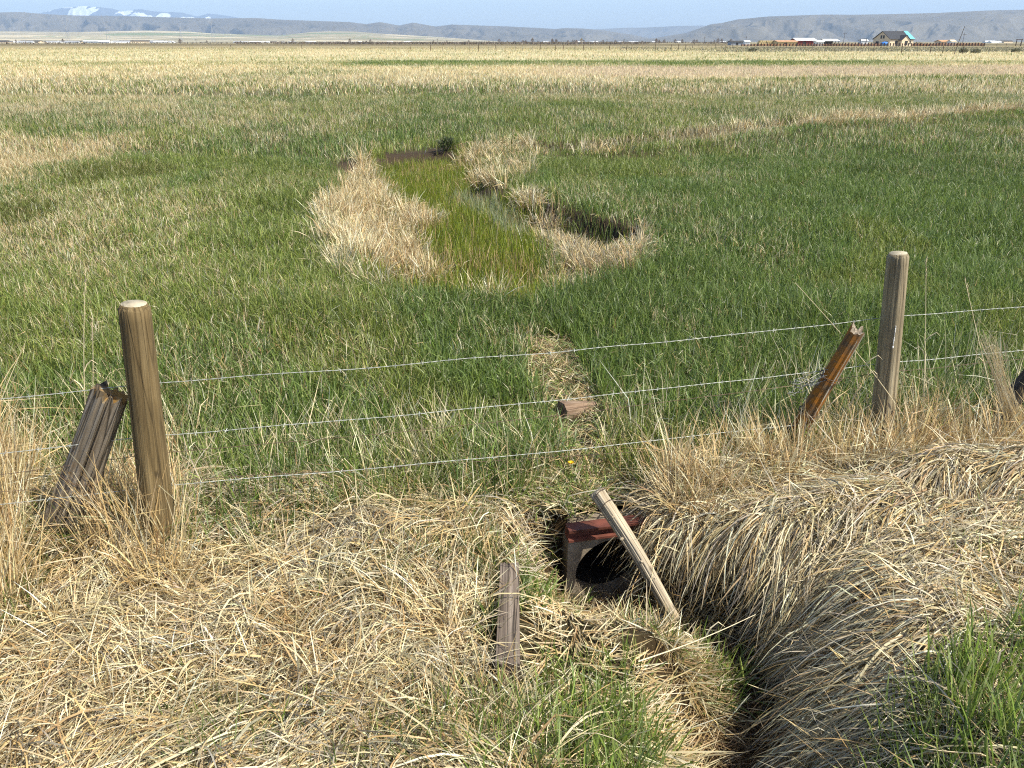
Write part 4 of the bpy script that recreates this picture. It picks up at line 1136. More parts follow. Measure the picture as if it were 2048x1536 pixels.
def house():
    y0 = FARY; root = empty('house', (fx(1778), y0, 0), math.radians(0)); tag(root, 'tan farmhouse with dark roof and bright blue unfinished roof end', 'house')
    # local frame: u runs along the long side (away to the right), v along the gable (away to the left)
    ang = math.radians(17); ux, uy = math.cos(ang), math.sin(ang); vx, vy = -math.sin(ang), math.cos(ang)
    Lu, Lv, E, Rg = 15.0, 12.4, 3.4, 7.0
    def P(u, v, z): return (ux*u + vx*v, uy*u + vy*v, z)
    bm = bmesh.new()                                     # walls, a pentagon gable on the left and a low wall at the hip
    poly(bm, [P(0, 0, -.3), P(0, Lv, -.3), P(0, Lv, E), P(0, Lv/2, Rg), P(0, 0, E)][::-1])
    poly(bm, [P(0, 0, -.3), P(Lu, 0, -.3), P(Lu, 0, E), P(0, 0, E)])
    poly(bm, [P(Lu, 0, -.3), P(Lu, Lv, -.3), P(Lu, Lv, E), P(Lu, Lv/2, Rg), P(Lu, 0, E)])
    poly(bm, [P(Lu, Lv, -.3), P(0, Lv, -.3), P(0, Lv, E), P(Lu, Lv, E)])
    w = obj('wall', bm, M_TAN, root)
    rh = -.5; o = .5; eo = E - o * (Rg - E) / (Lv / 2)
    bm = bmesh.new(); up = Vector((0, 0, 1))
    slab(bm, [P(-o, -o, eo+.03), P(Lu+o, -o, eo+.03), P(Lu-rh, Lv/2, Rg+.03), P(-o, Lv/2, Rg+.03)], (0, 0, 1), .22)
    slab(bm, [P(Lu+o, Lv+o, eo+.03), P(-o, Lv+o, eo+.03), P(-o, Lv/2, Rg+.03), P(Lu-rh, Lv/2, Rg+.03)], (0, 0, 1), .22)
    r = obj('roof', bm, M_SHING, root)
    # blue strip lapping over the front slope near its right end
    bm = bmesh.new(); slab(bm, [P(Lu+o+.02, -o-.05, eo+.26), P(Lu+o+.02, Lv/2, Rg+.27), P(Lu-2.0, Lv/2, Rg+.27), P(Lu-2.8, -o-.05, eo+.26)], (0, 0, 1), .05)
    rb = obj('roof_underlayment', bm, M_CYAN, root); rb['label'] = 'bright blue unfinished end of the roof'
    # porch gable on the long side
    p0, p1, d = 5.6, 10.6, 2.2; pe, pr = 3.0, 5.1
    bm = bmesh.new()
    poly(bm, [P(p0, -d, -.3), P(p1, -d, -.3), P(p1, -d, pe), P((p0+p1)/2, -d, pr), P(p0, -d, pe)]); poly(bm, [P(p1, -d, -.3), P(p1, -.02, -.3), P(p1, -.02, pe), P(p1, -d, pe)]); poly(bm, [P(p0, -.02, -.3), P(p0, -d, -.3), P(p0, -d, pe), P(p0, -.02, pe)])
    obj('porch', bm, M_TAN, root)
    bm = bmesh.new(); pm = (p0 + p1) / 2
    slab(bm, [P(p0-.4, -d-.4, pe-.3), P(pm, -d-.4, pr+.02), P(pm, 2.2, pr+.02), P(p0-.4, 0.5, pe-.3)], (0, 0, 1), .2)
    slab(bm, [P(pm, -d-.4, pr+.02), P(p1+.4, -d-.4, pe-.3), P(p1+.4, 0.5, pe-.3), P(pm, 2.2, pr+.02)], (0, 0, 1), .2)
    obj('porch_roof', bm, M_SHING, root)
    def window(face, a0, a1, z0, z1):
        bm = bmesh.new(); e = .05
        if face == 'g': q = [P(-e, a0, z0), P(-e, a1, z0), P(-e, a1, z1), P(-e, a0, z1)]; nv = Vector(P(-1, 0, 0))
        elif face == 's': q = [P(a0, -e, z0), P(a1, -e, z0), P(a1, -e, z1), P(a0, -e, z1)]; nv = Vector(P(0, -1, 0))
        else: q = [P(a0, -d-e, z0), P(a1, -d-e, z0), P(a1, -d-e, z1), P(a0, -d-e, z1)]; nv = Vector(P(0, -1, 0))
        slab(bm, q, nv, .06); obj('window', bm, M_GLASS, root)
    window('g', 4.4, 5.5, 3.6, 5.2); window('g', 6.2, 7.3, 3.6, 5.2); window('g', 8.2, 10.2, .9, 2.3); window('g', 1.6, 3.4, .9, 2.3)
    window('s', 3.4, 4.9, .8, 2.6); window('s', 12.0, 13.4, 1.0, 2.4); window('p', 7.6, 9.4, .5, 2.5)
    for dx in (3.2,):
        bm = bmesh.new(); box(bm, -.1, .1, -.1, .1, 0, 1); bm.free()
house()

def gable_building(px0, px1, py_eave, py_ridge, py_base, depth, y, wall, roof, name, label, cat, lean_open=False, rz=0.0):
    x0, x1 = fx(px0, y), fx(px1, y); z0, ze, zr = fz(py_base, y), fz(py_eave, y), fz(py_ridge, y); z0 = min(z0, 0) - .2
    root = empty(name, ((x0 + x1) / 2, y + depth / 2, 0), rz); tag(root, label, cat); h = (x1 - x0) / 2; d = depth / 2
    bm = bmesh.new()
    if lean_open:
        box(bm, -h, h, d - .3, d, z0, ze)
        for k in range(5):
            xx = -h + .2 + k * (2 * h - .4) / 4; b2 = bmesh.new(); box(b2, xx - .12, xx + .12, -d, -d + .24, z0, ze); obj('post', b2, wall, root)
    else:
        poly(bm, [(-h, -d, z0), (h, -d, z0), (h, -d, ze), (-h, -d, ze)]); poly(bm, [(h, d, z0), (-h, d, z0), (-h, d, ze), (h, d, ze)])
        poly(bm, [(-h, d, z0), (-h, -d, z0), (-h, -d, ze), (-h, 0, zr), (-h, d, ze)]); poly(bm, [(h, -d, z0), (h, d, z0), (h, d, ze), (h, 0, zr), (h, -d, ze)])
    obj('wall', bm, wall, root)
    bm = bmesh.new(); e = .35
    slab(bm, [(-h-e, -d-e, ze-.1), (h+e, -d-e, ze-.1), (h+e, 0, zr+.02), (-h-e, 0, zr+.02)], (0, 0, 1), .15)
    slab(bm, [(h+e, d+e, ze-.1), (-h-e, d+e, ze-.1), (-h-e, 0, zr+.02), (h+e, 0, zr+.02)], (0, 0, 1), .15)
    obj('roof', bm, roof, root)
    if not lean_open and h > 3:
        bm = bmesh.new(); box(bm, -h*.35, -h*.05, -d-.06, -d-.01, z0+.2, z0 + (ze - z0) * .8); obj('door', bm, M_DKBOARD, root)
    return root

gable_building(1462, 1492, 84.0, 82.0, 88.5, 9, 540, M_GREYW, M_DKBOARD, 'long_shed', 'long low grey shed beside the white shed, left of the haystack', 'shed')
gable_building(1489, 1499.5, 83.0, 81.5, 88.5, 4, 520, M_WHITEM, M_WHITEM, 'white_shed', 'plain white shed at the end of the long grey shed', 'shed')
gable_building(1555, 1594, 83.5, 81.2, 91.5, 10, 452, M_STRAWB, M_ROOFT, 'hay_shed', 'straw filled hay shed with a reddish tan roof', 'shed')
gable_building(1592, 1632, 81.0, 76.5, 90.5, 12, 470, M_RED, M_WHITEM, 'barn', 'red barn with a white metal roof', 'barn')
gable_building(1633, 1647, 83.2, 81.2, 92, 5, 446, M_WHITEM, M_WHITEM, 'white_shed', 'small white shed between the red barn and the open shelter', 'shed')
gable_building(1649, 1677, 81.8, 78.6, 92, 9, 452, M_DKBOARD, M_WHITEM, 'open_shelter', 'dark open fronted shelter under a white roof', 'shelter', lean_open=True)
gable_building(1722, 1735, 81.2, 79.0, 84, 6, 600, M_WHITEM, M_WHITEM, 'white_shed', 'white roofed shed far behind, just left of the farmhouse', 'shed')
gable_building(1882, 1902, 83.5, 80.5, 90, 8, 470, M_TAN, M_ROOFT, 'pale_outbuilding', 'low tan outbuilding behind the long board fence', 'outbuilding')
gable_building(1902, 1910, 83.0, 80.0, 90, 5, 462, M_WHITEM, M_TAN, 'white_shed', 'cream shed joined to the low tan outbuilding', 'shed')

def haystack():
    root = empty('haystack', (fx(1536), 462, 0)); tag(root, 'long stack of yellow straw bales left of the barn', 'haystack')
    x0, x1 = fx(1515, 462), fx(1554, 462); top = fz(81, 462); nb = 9; bw = (x1 - x0) / nb; hz = (top + .2) / 3
    for lv in range(3):
        for k in range(nb - (1 if lv == 2 else 0)):
            bm = bmesh.new(); jx = random.uniform(-.06, .06); xa = x0 - fx(1536) + k * bw + (bw * .5 if lv == 2 else 0)
            box(bm, xa + jx + .03, xa + bw - .03 + jx, -2 + random.uniform(-.15, .15), 2, -.2 + lv * hz + .004, -.2 + (lv + 1) * hz)
            bmesh.ops.bevel(bm, geom=bm.edges[:], offset=.12, segments=2, affect='EDGES'); obj('bale', bm, M_STRAWB, root)
haystack()

def tarp():
    x = fx(1768, 425); root = None
    bm = bmesh.new(); bmesh.ops.create_icosphere(bm, subdivisions=3, radius=1)
    for v in bm.verts:
        n = mnoise.noise(v.co * 1.7) ; v.co = Vector((v.co.x * 1.9 * (1 + .15 * n), v.co.y * 1.2, max(-.3, v.co.z) * 1.0 * (1 + .3 * n)))
    for v in bm.verts: v.co.z += .9
    o = obj('tarp_heap', bm, M_BLUE, smooth=True); o.location = (x, 425, 0.2); tag(o, 'blue tarp covered heap in front of the farmhouse gable', 'tarp')
tarp()

def brush_pile():
    bm = bmesh.new()
    for i in range(160):
        a = Vector((random.uniform(-6, 6), random.uniform(-1.5, 1.5), random.uniform(0, .4))); b = a + Vector((random.uniform(-1.6, 1.6), random.uniform(-.6, .6), random.uniform(.2, 2.2) * (1 - abs(a.x) / 8)))
        tube(bm, [a, b], [.09, .05], 4)
    o = obj('brush_pile', bm, M_DKPOST); o.location = (fx(1836, 455), 455, 0); tag(o, 'dark brushwood pile right of the farmhouse', 'brush pile')
brush_pile()

def board_fence(px0, px1, y, pyt, label, step_px, boards=True, hcut=.85):
    x0, x1 = fx(px0, y), fx(px1, y); zt = fz(pyt, y); n = max(2, int((px1 - px0) / step_px)); root = empty('board_fence', (x0, y, 0)); tag(root, label, 'fence')
    L = x1 - x0
    if boards:
        bm = bmesh.new()
        for k in range(4):
            za = .15 + k * (zt * hcut - .1) / 4; box(bm, 0, L, .10, .16, za, za + (zt * hcut - .1) / 4 - .05)
        obj('board_panel', bm, M_BOARD, root)
    for i in range(n + 1):
        bm = bmesh.new(); xx = L * i / n; hh = zt * random.uniform(.93, 1.08); box(bm, xx - .21, xx + .21, -.25, .09, -.2, hh); obj('post', bm, M_DKPOST, root)
board_fence(1483, 1515, 440, 88.0, 'short brown board fence left of the haystack', 5.8)
board_fence(1516, 1592, 436, 86.8, 'board fence in front of the haystack and hay shed', 6.2)
board_fence(1594, 1690, 434, 86.0, 'dark railed corral in front of the red barn', 5.4, True, .7)
board_fence(1690, 1762, 420, 85.5, 'corral of heavy posts left of the farmhouse', 6.2, True, .75)
board_fence(1762, 1822, 416, 86.2, 'row of dark fence posts in front of the farmhouse', 6.0, False)
board_fence(1822, 1872, 432, 86.2, 'reddish board fence right of the farmhouse', 5.6)
board_fence(1872, 1968, 436, 85.6, 'long brown board fence at the right end of the ranch', 6.0)

# black loading gantry and corner posts
def gantry(px, y, w, h, label):
    bm = bmesh.new(); root = empty('stock_gate', (fx(px, y), y, 0)); tag(root, label, 'gate')
    for s in (-w/2, w/2):
        bm = bmesh.new(); box(bm, s - .15, s + .15, -.15, .15, -.2, h); obj('post', bm, M_DKPOST, root)
    bm = bmesh.new(); box(bm, -w/2 - .4, w/2 + .4, -.12, .12, h + .002, h + .28); obj('beam', bm, M_DKPOST, root)
gantry(1725, 520, 3.6, 3.4, 'dark frame gateway behind the posts left of the farmhouse')
gantry(2036, 430, 2.6, 3.0, 'dark frame gateway in the pasture at the far right')

# utility poles
M_UPOLE = plain('pole_wood', (.10, .085, .075), .9, .2, 1)
def pole(px, pyb, pyt, y, label, lean=0.0, arm=True, r=.16):
    x = fx(px, y); h = fz(pyt, y); root = empty('utility_pole', (x, y, 0)); tag(root, label, 'pole', 'utility poles')
    bm = bmesh.new(); tube(bm, [(0, 0, -.3), (lean * .5, 0, h * .5), (lean, 0, h)], [r, r * .85, r * .7], 7); obj('shaft', bm, M_UPOLE, root)
    if arm:
        bm = bmesh.new(); box(bm, lean - 1.2, lean + 1.2, -.1 - r, -r * .9, h - .9, h - .7); obj('cross_arm', bm, M_UPOLE, root)
pole(1908, 110, 52, 157, 'tall thin leaning pole standing in the pasture fence', .9, False, .07)
pole(1924, 88, 66, 520, 'utility pole behind the board fence right of the leaning pole', 0, True)
pole(1686, 88, 64, 560, 'utility pole behind the open shelter', 0, True)
pole(1491, 88, 72, 640, 'utility pole behind the plain white shed', 0, True)
for k, (px, t) in enumerate(((1408, 74), (1248, 77), (1214, 78), (1064, 77), (986, 78), (875, 77), (393, 78), (360, 76))):
    lab = ['pole left of the ranch, nearest the grey shed', 'pole right of the yellow tree', 'pole in line with the far fence right of centre', 'pole near the centre of the horizon', 'pole left of the horizon centre', 'pole above the left end of the middle fence', 'second pole from the left on the far horizon', 'leftmost pole on the far horizon'][k]
    pole(px, 87, t, 900 + 60 * (k % 3), lab, 0, True, .2)

# transmission towers
def towers():
    m = plain('tower_steel', (.30, .31, .33), .6, .1, .1)
    labs = ['leftmost steel transmission tower before the snowy mountain', 'second transmission tower from the left, below the snowy summit', 'third transmission tower from the left, before the hill', 'rightmost of the four transmission towers on the left']
    for k, (px, pt) in enumerate(((138, 33), (218, 30), (364, 35), (427, 38))):
        y = 2300.0 + 150 * k; x = fx(px, y); h = fz(pt, y); root = empty('transmission_tower', (x, y, 0), .5 * k); tag(root, labs[k], 'tower', 'transmission towers')
        r = .20; b = 5.5; zw = h * .58
        bm = bmesh.new()
        C4 = ((-1, -1), (1, -1), (1, 1), (-1, 1))
        lv = [(0, b), (h*.2, b*.74), (h*.4, b*.46), (zw, 1.3)]
        for (sx, sy) in C4:
            tube(bm, [(sx * q, sy * q, z) for z, q in lv], r, 4)
        for (za, qa), (zb, qb) in zip(lv[:-1], lv[1:]):
            for i in range(4):
                a = C4[i]; c = C4[(i+1) % 4]
                tube(bm, [(a[0]*qa, a[1]*qa, za), (c[0]*qb, c[1]*qb, zb)], r * .6, 4); tube(bm, [(c[0]*qa, c[1]*qa, za), (a[0]*qb, a[1]*qb, zb)], r * .6, 4)
        obj('mast', bm, m, root)
        bm = bmesh.new()
        for s in (-1, 1):
            tube(bm, [(s*.8, 0, zw), (s*9, 0, h*.84), (s*6, 0, h)], r * 1.3, 4); tube(bm, [(s*2.2, 0, zw), (s*6, 0, h)], r, 4)
            tube(bm, [(s*9, 0, h*.84), (s*15, 0, h*.86), (s*6, 0, h)], r, 4)
        tube(bm, [(-9, 0, h*.84), (9, 0, h*.84)], r, 4)
        obj('cross_arm', bm, m, root)
towers()

# distant fences: single posts and a wire line
def fence_line(pts, step, h, label, wlabel, dark=.3, jit=.2):
    """posts along a polyline of (picture x, distance y)"""
    P = [np.array([fx(px, y), y]) for px, y in pts]; bm = bmesh.new(); box(bm, -.05, .05, -.05, .05, -.2, h); a0 = obj('far_post', bm, M_DKPOST)
    bm = bmesh.new(); box(bm, -.022, .022, -.022, .022, -.2, h * .9); b0 = obj('far_post', bm, M_UPOLE)
    used = [False, False]; tops = []
    for p, q in zip(P[:-1], P[1:]):
        L = np.linalg.norm(q - p); n = max(1, int(L / step))
        for i in range(n):
            c = p + (q - p) * (i + random.uniform(-jit, jit)) / n; j = 0 if random.random() < dark else 1; src = (a0, b0)[j]
            o = src if not used[j] else copy_tree(src); used[j] = True
            o.location = (c[0], c[1], HG(c[0], c[1])); o.rotation_euler = (0, random.uniform(-.08, .08), random.uniform(0, 1)); o.scale = (1, 1, random.uniform(.85, 1.12))
            tag(o, label, 'fence post', label)
            tops.append(c)
    for u, o in zip(used, (a0, b0)):
        if not u: bpy.data.objects.remove(o)
    bm = bmesh.new()
    for z in (h * .35, h * .6, h * .85):
        tube(bm, [(c[0], c[1], HG(c[0], c[1]) + z) for c in tops], .006, 3)
    o = obj('far_wire', bm, M_UPOLE); tag(o, wlabel, 'wire')
fence_line([(1405, 205), (1560, 190), (1800, 170), (2048, 158), (2140, 154)], 2.6, 1.35, 'thin fence post in the pasture fence before the ranch', 'wires of the pasture fence before the ranch', .25)
fence_line([(858, 200), (960, 198), (1110, 215), (1250, 225), (1400, 240)], 2.6, 1.4, 'fence post in the fence across the middle of the field', 'wires of the fence across the middle of the field', .45)
fence_line([(180, 260), (420, 250), (640, 240), (860, 235)], 5.5, 1.3, 'tiny fence post in the far left field', 'wires of the far left field fence', .3)
fence_line([(1380, 330), (1480, 335)], 3.5, 1.3, 'dark fence post left of the board fence', 'wires left of the board fence', .8)
fence_line([(1968, 430), (2060, 420)], 4.5, 1.5, 'dark pasture post right of the long board fence', 'wires right of the long board fence', .8)

# sagebrush strip before the ranch, a few single bushes
def sage_strip():
    B = Blades(); n = 16000
    px = U(1240, 2140, n); y = U(185, 330, n); x = (px - CX) / FPX * (y * CP + CAMZ * SP)
    k = (fbm(x * .5, y, 9, 301, 3) > .52 - .12 * sstep(1400, 1600, px)) ; x, y = x[k], y[k]; n = len(x)
    c0 = pick(np.array([(.22, .21, .14), (.15, .15, .10), (.30, .28, .19), (.19, .165, .11)]), n)
    B.stand(R3(x, y, U(0, .25, n)), U(-PI, PI, n), U(0, 1.0, n), U(0, .5, n), U(.2, .5, n), U(.10, .22, n), c0, K=3)
    o = B.build('sagebrush', M_BLADE); tag(o, 'grey green sagebrush scrub in front of the ranch fences', 'sagebrush', kind='stuff')
sage_strip()
for k, (px, py, lab) in enumerate(((1926, 106, 'grey sagebrush right of the tall leaning pole'), (1950, 107, 'small sagebrush between two thin fence posts at right'), (2030, 105, 'low grey sagebrush near the right edge'), (1505, 104, 'dark green low bush before the short board fence'))):
    x, y = far_pt(px, py); bush('sagebrush_plant', (x, y, HG(x, y)), 1.1, .9, [(.15, .15, .09), (.10, .105, .06), (.20, .19, .12)], 260, lab, 'bush', 40 + k, leaf=.12)

# trees and brush along the horizon
def far_tree(px, y, h, pal, label, seed, group):
    rs = np.random.default_rng(seed); B = Blades(); n = 420
    a = rs.uniform(-PI, PI, n); t = rs.random(n); r = h * .36 * np.sqrt(rs.random(n)) * np.sin(PI * np.clip(t * .85 + .15, 0, 1)); z = h * (.18 + .75 * t)
    B.stand(np.stack([r*np.cos(a), r*np.sin(a), z], 1), a, rs.uniform(0, 1.3, n), rs.uniform(0, .5, n), rs.uniform(.1, .2, n) * h, np.full(n, h * .03), pick(np.array(pal), n), K=2)
    cr = B.build('crown', M_BLADE); bm = bmesh.new(); tube(bm, [(0, 0, -.3), (0, 0, h * .35), (h * .03, 0, h * .8)], [h * .03, h * .025, h * .008], 6)
    for k in range(6):
        q = k * 1.05; tube(bm, [(0, 0, h * (.25 + .06 * k)), (h * .22 * math.cos(q), h * .22 * math.sin(q), h * (.5 + .06 * k))], [h * .012, h * .004], 4)
    tr = obj('trunk', bm, M_UPOLE); root = empty('distant_tree', (fx(px, y), y, 0)); cr.parent = root; tr.parent = root; tag(root, label, 'tree', group); return root
YEL = [(.42, .28, .05), (.36, .24, .06), (.30, .22, .07)]; BRN = [(.19, .14, .10), (.15, .11, .08), (.23, .17, .12)]; ORG = [(.30, .17, .08), (.25, .14, .07)]
far_tree(1163, 820, 5.0, YEL, 'yellow leaved tree on the horizon', 1, 'trees on the horizon')
far_tree(1153, 830, 3.6, ORG, 'orange brown tree just left of the yellow tree', 2, 'trees on the horizon')
kinds = [far_tree(1112, 1000, 5.2, BRN, 'bare brown tree on the far horizon line', 5, 'bare trees on the horizon'), far_tree(1046, 1050, 4.2, BRN, 'bare brown tree on the far horizon line', 6, 'bare trees on the horizon'), far_tree(700, 1100, 5.6, BRN, 'bare brown tree on the far horizon line', 7, 'bare trees on the horizon')]
rt = random.Random(5)
for k in range(46):
    px = rt.choice([rt.uniform(0, 1000), rt.uniform(950, 1480), rt.uniform(1000, 1400)]); y = rt.uniform(900, 1300)
    o = copy_tree(kinds[k % 3]); o.location = (fx(px, y), y, 0); s = rt.uniform(.55, 1.15); o.scale = (s * rt.uniform(.9, 1.6), s, s); o.rotation_euler = (0, 0, rt.uniform(0, 6))

def shrub_belt():
    B = Blades(); n = 22000
    px = U(-150, 1500, n); y = U(620, 1250, n); x = (px - CX) / FPX * (y * CP + CAMZ * SP)
    k = (fbm(x, y * .4, 90, 311, 3) > .47) & ((px > 470) | (rng.random(n) < .12)); x, y = x[k], y[k]; n = len(x)
    c0 = pick(np.array([(.17, .12, .08), (.13, .10, .065), (.20, .15, .10), (.15, .13, .08)]), n)
    B.stand(np.stack([x, y, U(0, .8, n)], 1), U(-PI, PI, n), U(0, 1, n), U(0, .5, n), U(.8, 1.9, n), U(.6, 1.4, n), c0, K=2)
    o = B.build('distant_brush', M_BLADE); tag(o, 'brown willow brush belt below the far hills', 'brush', kind='stuff')
shrub_belt()

# distant town: small pale houses along the foot of the hills
def town():
    def proto(wall, roof):
        bm = bmesh.new(); L, D, E, Rg = 9, 6, 3.4, 5.2
        poly(bm, [(-L, -D, -1), (L, -D, -1), (L, -D, E), (-L, -D, E)]); poly(bm, [(L, D, -1), (-L, D, -1), (-L, D, E), (L, D, E)])
        poly(bm, [(-L, D, -1), (-L, -D, -1), (-L, -D, E), (-L, 0, Rg), (-L, D, E)]); poly(bm, [(L, -D, -1), (L, D, -1), (L, D, E), (L, 0, Rg), (L, -D, E)])
        poly(bm, [(-L-.5, -D-.5, E-.2), (L+.5, -D-.5, E-.2), (L+.5, 0, Rg+.1), (-L-.5, 0, Rg+.1)], 1); poly(bm, [(L+.5, D+.5, E-.2), (-L-.5, D+.5, E-.2), (-L-.5, 0, Rg+.1), (L+.5, 0, Rg+.1)], 1)
        return obj('distant_house', bm, [wall, roof])
    pr = [proto(M_WHITEM, M_GREYW), proto(M_WHITEM, M_WHITEM), proto(M_TAN, M_DKBOARD)]; used = [False] * 3
    r = random.Random(11)
    spots = [(r.uniform(-60, 330), r.uniform(1300, 1700), 'white house in the row along the far left horizon') for _ in range(34)]
    spots += [(r.uniform(470, 730), r.uniform(1500, 2400), 'white house scattered below the hills left of centre') for _ in range(46)]
    spots += [(r.uniform(760, 1450), r.uniform(1300, 1900), 'small house on the horizon below the central hills') for _ in range(22)]
    spots += [(r.uniform(1950, 2090), r.uniform(1250, 1400), 'white house on the horizon right of the ranch') for _ in range(9)]
    for px, y, lab in spots:
        j = r.choice([0, 1, 1, 2]); o = pr[j] if not used[j] else pr[j].copy()
        if used[j]: COL.objects.link(o)
        used[j] = True
        zt = terrain_z(fx(px, y), y); o.location = (fx(px, y), y, zt); s = r.uniform(.3, .6) * (1.5 if px > 1900 or px < 340 else 1); o.scale = (s * r.uniform(.8, 1.6) * (2.4 if px < 340 else 1), s, s * .9); o.rotation_euler = (0, 0, r.uniform(-.35, .35)); tag(o, lab, 'house', lab)

# ------------------------------------------------------------------ hills
def crest_fn(pts, dist):
    P = np.array(pts, float); az = (P[:, 0] - CX) / FPX
    hz = np.array([at_depth(1024, v, dist).z for v in P[:, 1]])
    return lambda u: np.interp(u, az, hz)

def hill_layer(name, label, crest, y_foot, y_crest, u0, u1, nu, nv, gull, rough, colfn, seed, back=1.25):
    """a ridge from its foot to its crest line and down the far side, cut by spurs and gullies"""
    u = np.linspace(u0, u1, nu); v = np.concatenate([np.linspace(0, 1, nv), 1 + np.linspace(.15, 1, 6)])
    UU, VV = np.meshgrid(u, v)
    y = y_foot + (y_crest - y_foot) * VV
    x = UU * (y * CP + CAMZ * SP)
    xc = UU * (y_crest * CP)                                   # coordinate along the ridge
    Hc = crest(UU) * (1 + 0.0 * VV)
    prof = np.where(VV <= 1, np.clip(VV, 0, 1) ** 1.25, np.clip(1 - (VV - 1) * .9, 0, 1))
    warp = 0.9 * (fbm(xc, y * 1.4, gull * 2.2, seed + 1, 3) - .5) * gull * 2.0
    r1 = 1 - np.abs(2 * fbm(xc + warp, y * .25, gull, seed + 2, 3) - 1) ** .8
    r2 = 1 - np.abs(2 * fbm(xc + warp * .6, y * .5, gull * .42, seed + 3, 4) - 1)
    cut = rough * (0.65 * (r1 - .75) + 0.42 * (r2 - .7)) * np.sin(PI * np.clip(VV, 0, 1)) ** .8
    z = np.minimum(Hc * (prof + cut * np.where(VV < 1, 1, .2)), Hc * np.where(VV <= 1, .22 + .78 * VV, 1.0))
    z = np.maximum(z, -6) - 3 * (VV <= 0)
    V = np.stack([x, y, z], -1).reshape(-1, 3); ny, nx = VV.shape
    i = np.arange(ny - 1)[:, None] * nx + np.arange(nx - 1)[None, :]; Q = np.stack([i, i+1, i+nx+1, i+nx], -1).reshape(-1, 4)
    C = colfn(x.ravel(), y.ravel(), z.ravel(), (z / np.maximum(Hc, 1)).ravel())
    o = mesh_from(name, V, Q, C, M_HILL, smooth=True); tag(o, label, 'hills', kind='structure'); return o

def hill_mat():
    m, nt, n, l = new_mat('hill_sagebrush'); a = N(nt, 'ShaderNodeAttribute', attribute_name='Col')
    t = tex(nt, 'ShaderNodeTexNoise', .012, Detail=8.0, Roughness=.65)
    c = mixc(nt, .15, a.outputs['Color'], ramp(nt, t.outputs['Fac'], [(.35, (.62, .64, .62)), (.65, (1.25, 1.22, 1.2))]), 'MULTIPLY'); finish(nt, c, .95, spec=.05); return m
M_HILL = hill_mat()

def col_hill(x, y, z, h):
    k = fbm(x, y, 900, 401, 4)[:, None]; f = fbm(x, y, 260, 403, 3)[:, None]
    return np.array([.095, .085, .066]) * (1 - k) + np.array([.165, .146, .11]) * k + .03 * (f - .5)
def col_snow(x, y, z, h):
    c = np.array([.10, .10, .105]) + 0 * x[:, None]
    s = (fbm(x, y, 900, 411, 5) + .20 * (h - .8) + .7 * (fbm(x, y, 260, 413, 3) - .5)) > .585
    return np.where((s & (h > .55))[:, None], np.array([.80, .82, .85]), c)
def col_foot(x, y, z, h):
    k = fbm(x, y * 1.0, 420, 421, 4)[:, None]; f = vnoise(x * .6, y, 300, 423)[:, None]; b = vnoise(x, y * 1.6, 520, 425)[:, None]
    c = np.array([.20, .18, .115]) * (1 - k) + np.array([.36, .32, .22]) * k
    c = np.where(f > .66, np.array([.44, .38, .26]), c); c = np.where(b > .76, np.array([.17, .20, .11]), c)
    return c + .05 * (fbm(x, y, 90, 427, 2) - .5)[:, None]

def uu(px): return (px - CX) / FPX
cL = crest_fn([(-500, 30), (-200, 27), (0, 25), (55, 24), (100, 28), (160, 31), (260, 32), (360, 35), (430, 37), (520, 36), (560, 39), (640, 42), (700, 44), (735, 48), (762, 44), (800, 51), (828, 45), (850, 49), (872, 53), (905, 49), (960, 51), (1020, 53), (1060, 55), (1110, 58), (1130, 56), (1165, 57), (1200, 60), (1260, 69), (1310, 79), (1350, 84), (1420, 84)], 9500)
hill_layer('hills', 'bluish brown ridge of hills across the left and centre', cL, 8000, 9500, uu(-420), uu(1400), 1000, 90, 480, 1.7, col_hill, 500)
cR = crest_fn([(1180, 84), (1250, 80), (1310, 76), (1370, 66), (1420, 48), (1440, 46), (1470, 39), (1530, 33), (1640, 29), (1700, 29.5), (1780, 28), (1860, 26), (1900, 24), (1960, 21), (2048, 19), (2300, 17), (2600, 22)], 7800)
hill_layer('hills', 'bluish grey spurred hills on the right behind the ranch', cR, 6000, 7800, uu(1180), uu(2500), 900, 110, 700, 1.5, col_hill, 600)
cC = crest_fn([(1050, 66), (1150, 62), (1200, 58), (1250, 55.5), (1290, 55), (1350, 52), (1400, 51), (1480, 53), (1600, 50), (1750, 55)], 15500)
hill_layer('hills', 'faint far blue ridge in the gap between the hills', cC, 14000, 15500, uu(1050), uu(1750), 300, 50, 800, .8, col_hill, 700)
cS = crest_fn([(20, 40), (80, 30), (110, 22), (140, 15.5), (182, 12), (215, 14.5), (235, 17), (258, 23), (275, 19.5), (292, 18), (320, 23), (345, 24), (372, 25), (402, 33), (424, 27), (445, 29), (470, 33), (497, 38), (560, 46)], 22000)
hill_layer('mountains', 'distant blue mountains streaked with snow', cS, 20000, 22000, uu(10), uu(580), 460, 80, 1200, .8, col_snow, 800)
F_FOOT = crest_fn([(-600, 64), (-200, 63), (0, 62), (150, 64), (300, 61), (380, 63), (430, 67), (560, 71), (625, 64), (660, 62.5), (710, 63), (760, 67), (860, 73), (930, 78), (1010, 84), (1100, 84.5)], 5800)
FOOTY0, FOOTY1 = 2600.0, 5800.0
hill_layer('foothills', 'pale sloping farmland at the foot of the left hills', F_FOOT, FOOTY0, FOOTY1, uu(-420), uu(1080), 420, 90, 420, .22, col_foot, 900)
def terrain_z(x, y): return 0.0
town()

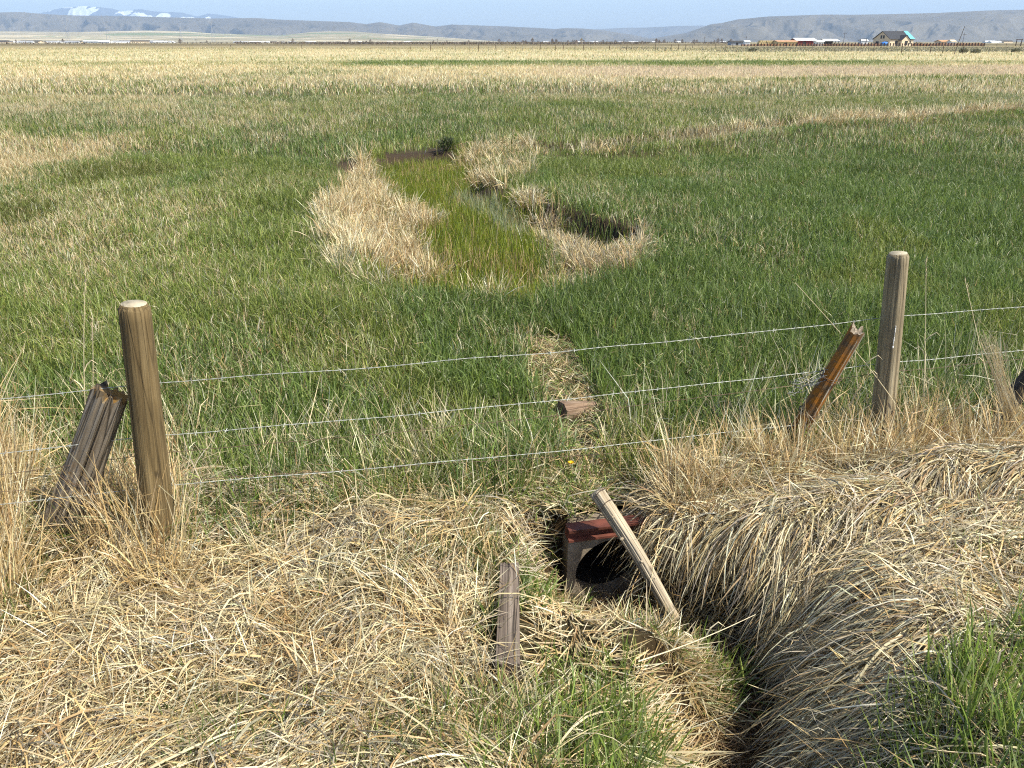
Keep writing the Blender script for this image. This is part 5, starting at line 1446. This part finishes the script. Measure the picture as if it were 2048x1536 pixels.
# ------------------------------------------------------------------ light, sky, air
SUN_EL, SUN_AZ = math.radians(50), math.radians(112)           # azimuth from straight ahead towards the right
sd = Vector((math.sin(SUN_AZ) * math.cos(SUN_EL), math.cos(SUN_AZ) * math.cos(SUN_EL), math.sin(SUN_EL)))
sl = bpy.data.lights.new('sun', 'SUN'); sl.energy = 4.8; sl.angle = math.radians(.53); sl.color = (1.0, .945, .81)
so = bpy.data.objects.new('sun', sl); COL.objects.link(so); so.rotation_mode = 'QUATERNION'; so.rotation_quaternion = (-sd).to_track_quat('-Z', 'Y'); so.location = sd * 50
w = bpy.data.worlds.new('World'); scene.world = w; w.use_nodes = True; nt = w.node_tree
sky = nt.nodes.new('ShaderNodeTexSky'); sky.sky_type = 'NISHITA'; sky.sun_disc = False; sky.sun_elevation = SUN_EL; sky.sun_rotation = SUN_AZ
sky.altitude = 1500; sky.air_density = 1.0; sky.dust_density = 4.0; sky.ozone_density = 1.0
nt.links.new(sky.outputs[0], nt.nodes['Background'].inputs['Color']); nt.nodes['Background'].inputs['Strength'].default_value = .14

HAZE = True
if HAZE:
    m, nt2, n2, l2 = new_mat('valley_air'); pv = nt2.nodes.new('ShaderNodeVolumePrincipled'); pv.inputs['Density'].default_value = 6.6e-5
    pv.inputs['Color'].default_value = (.52, .72, 1.0, 1); pv.inputs['Anisotropy'].default_value = 0.0
    ou = nt2.nodes.new('ShaderNodeOutputMaterial'); l2.new(pv.outputs[0], ou.inputs['Volume'])
    bm = bmesh.new(); box(bm, -21000, 21000, -200, 26000, -12, 1000)
    hz = obj('haze', bm, m); tag(hz, 'thin bluish air over the whole valley', 'haze', kind='stuff')

# ------------------------------------------------------------------ camera and render settings
cam = bpy.data.cameras.new('camera'); co = bpy.data.objects.new('camera', cam); COL.objects.link(co); scene.camera = co
cam.sensor_fit = 'HORIZONTAL'; cam.sensor_width = 36; cam.lens = 36 * FPX / 2048; cam.clip_start = .05; cam.clip_end = 90000
co.location = (0, 0, CAMZ); co.rotation_euler = (PI / 2 - PITCH, 0, 0)
scene.view_settings.view_transform = 'Standard'; scene.view_settings.look = 'None'; scene.view_settings.exposure = 0.80; scene.view_settings.gamma = 1.0
cy = scene.cycles; cy.max_bounces = 6; cy.diffuse_bounces = 3; cy.glossy_bounces = 2; cy.transmission_bounces = 4; cy.volume_bounces = 0; cy.transparent_max_bounces = 4
cy.use_denoising = False; cy.filter_width = 1.15; cy.use_adaptive_sampling = True; cy.adaptive_threshold = .02
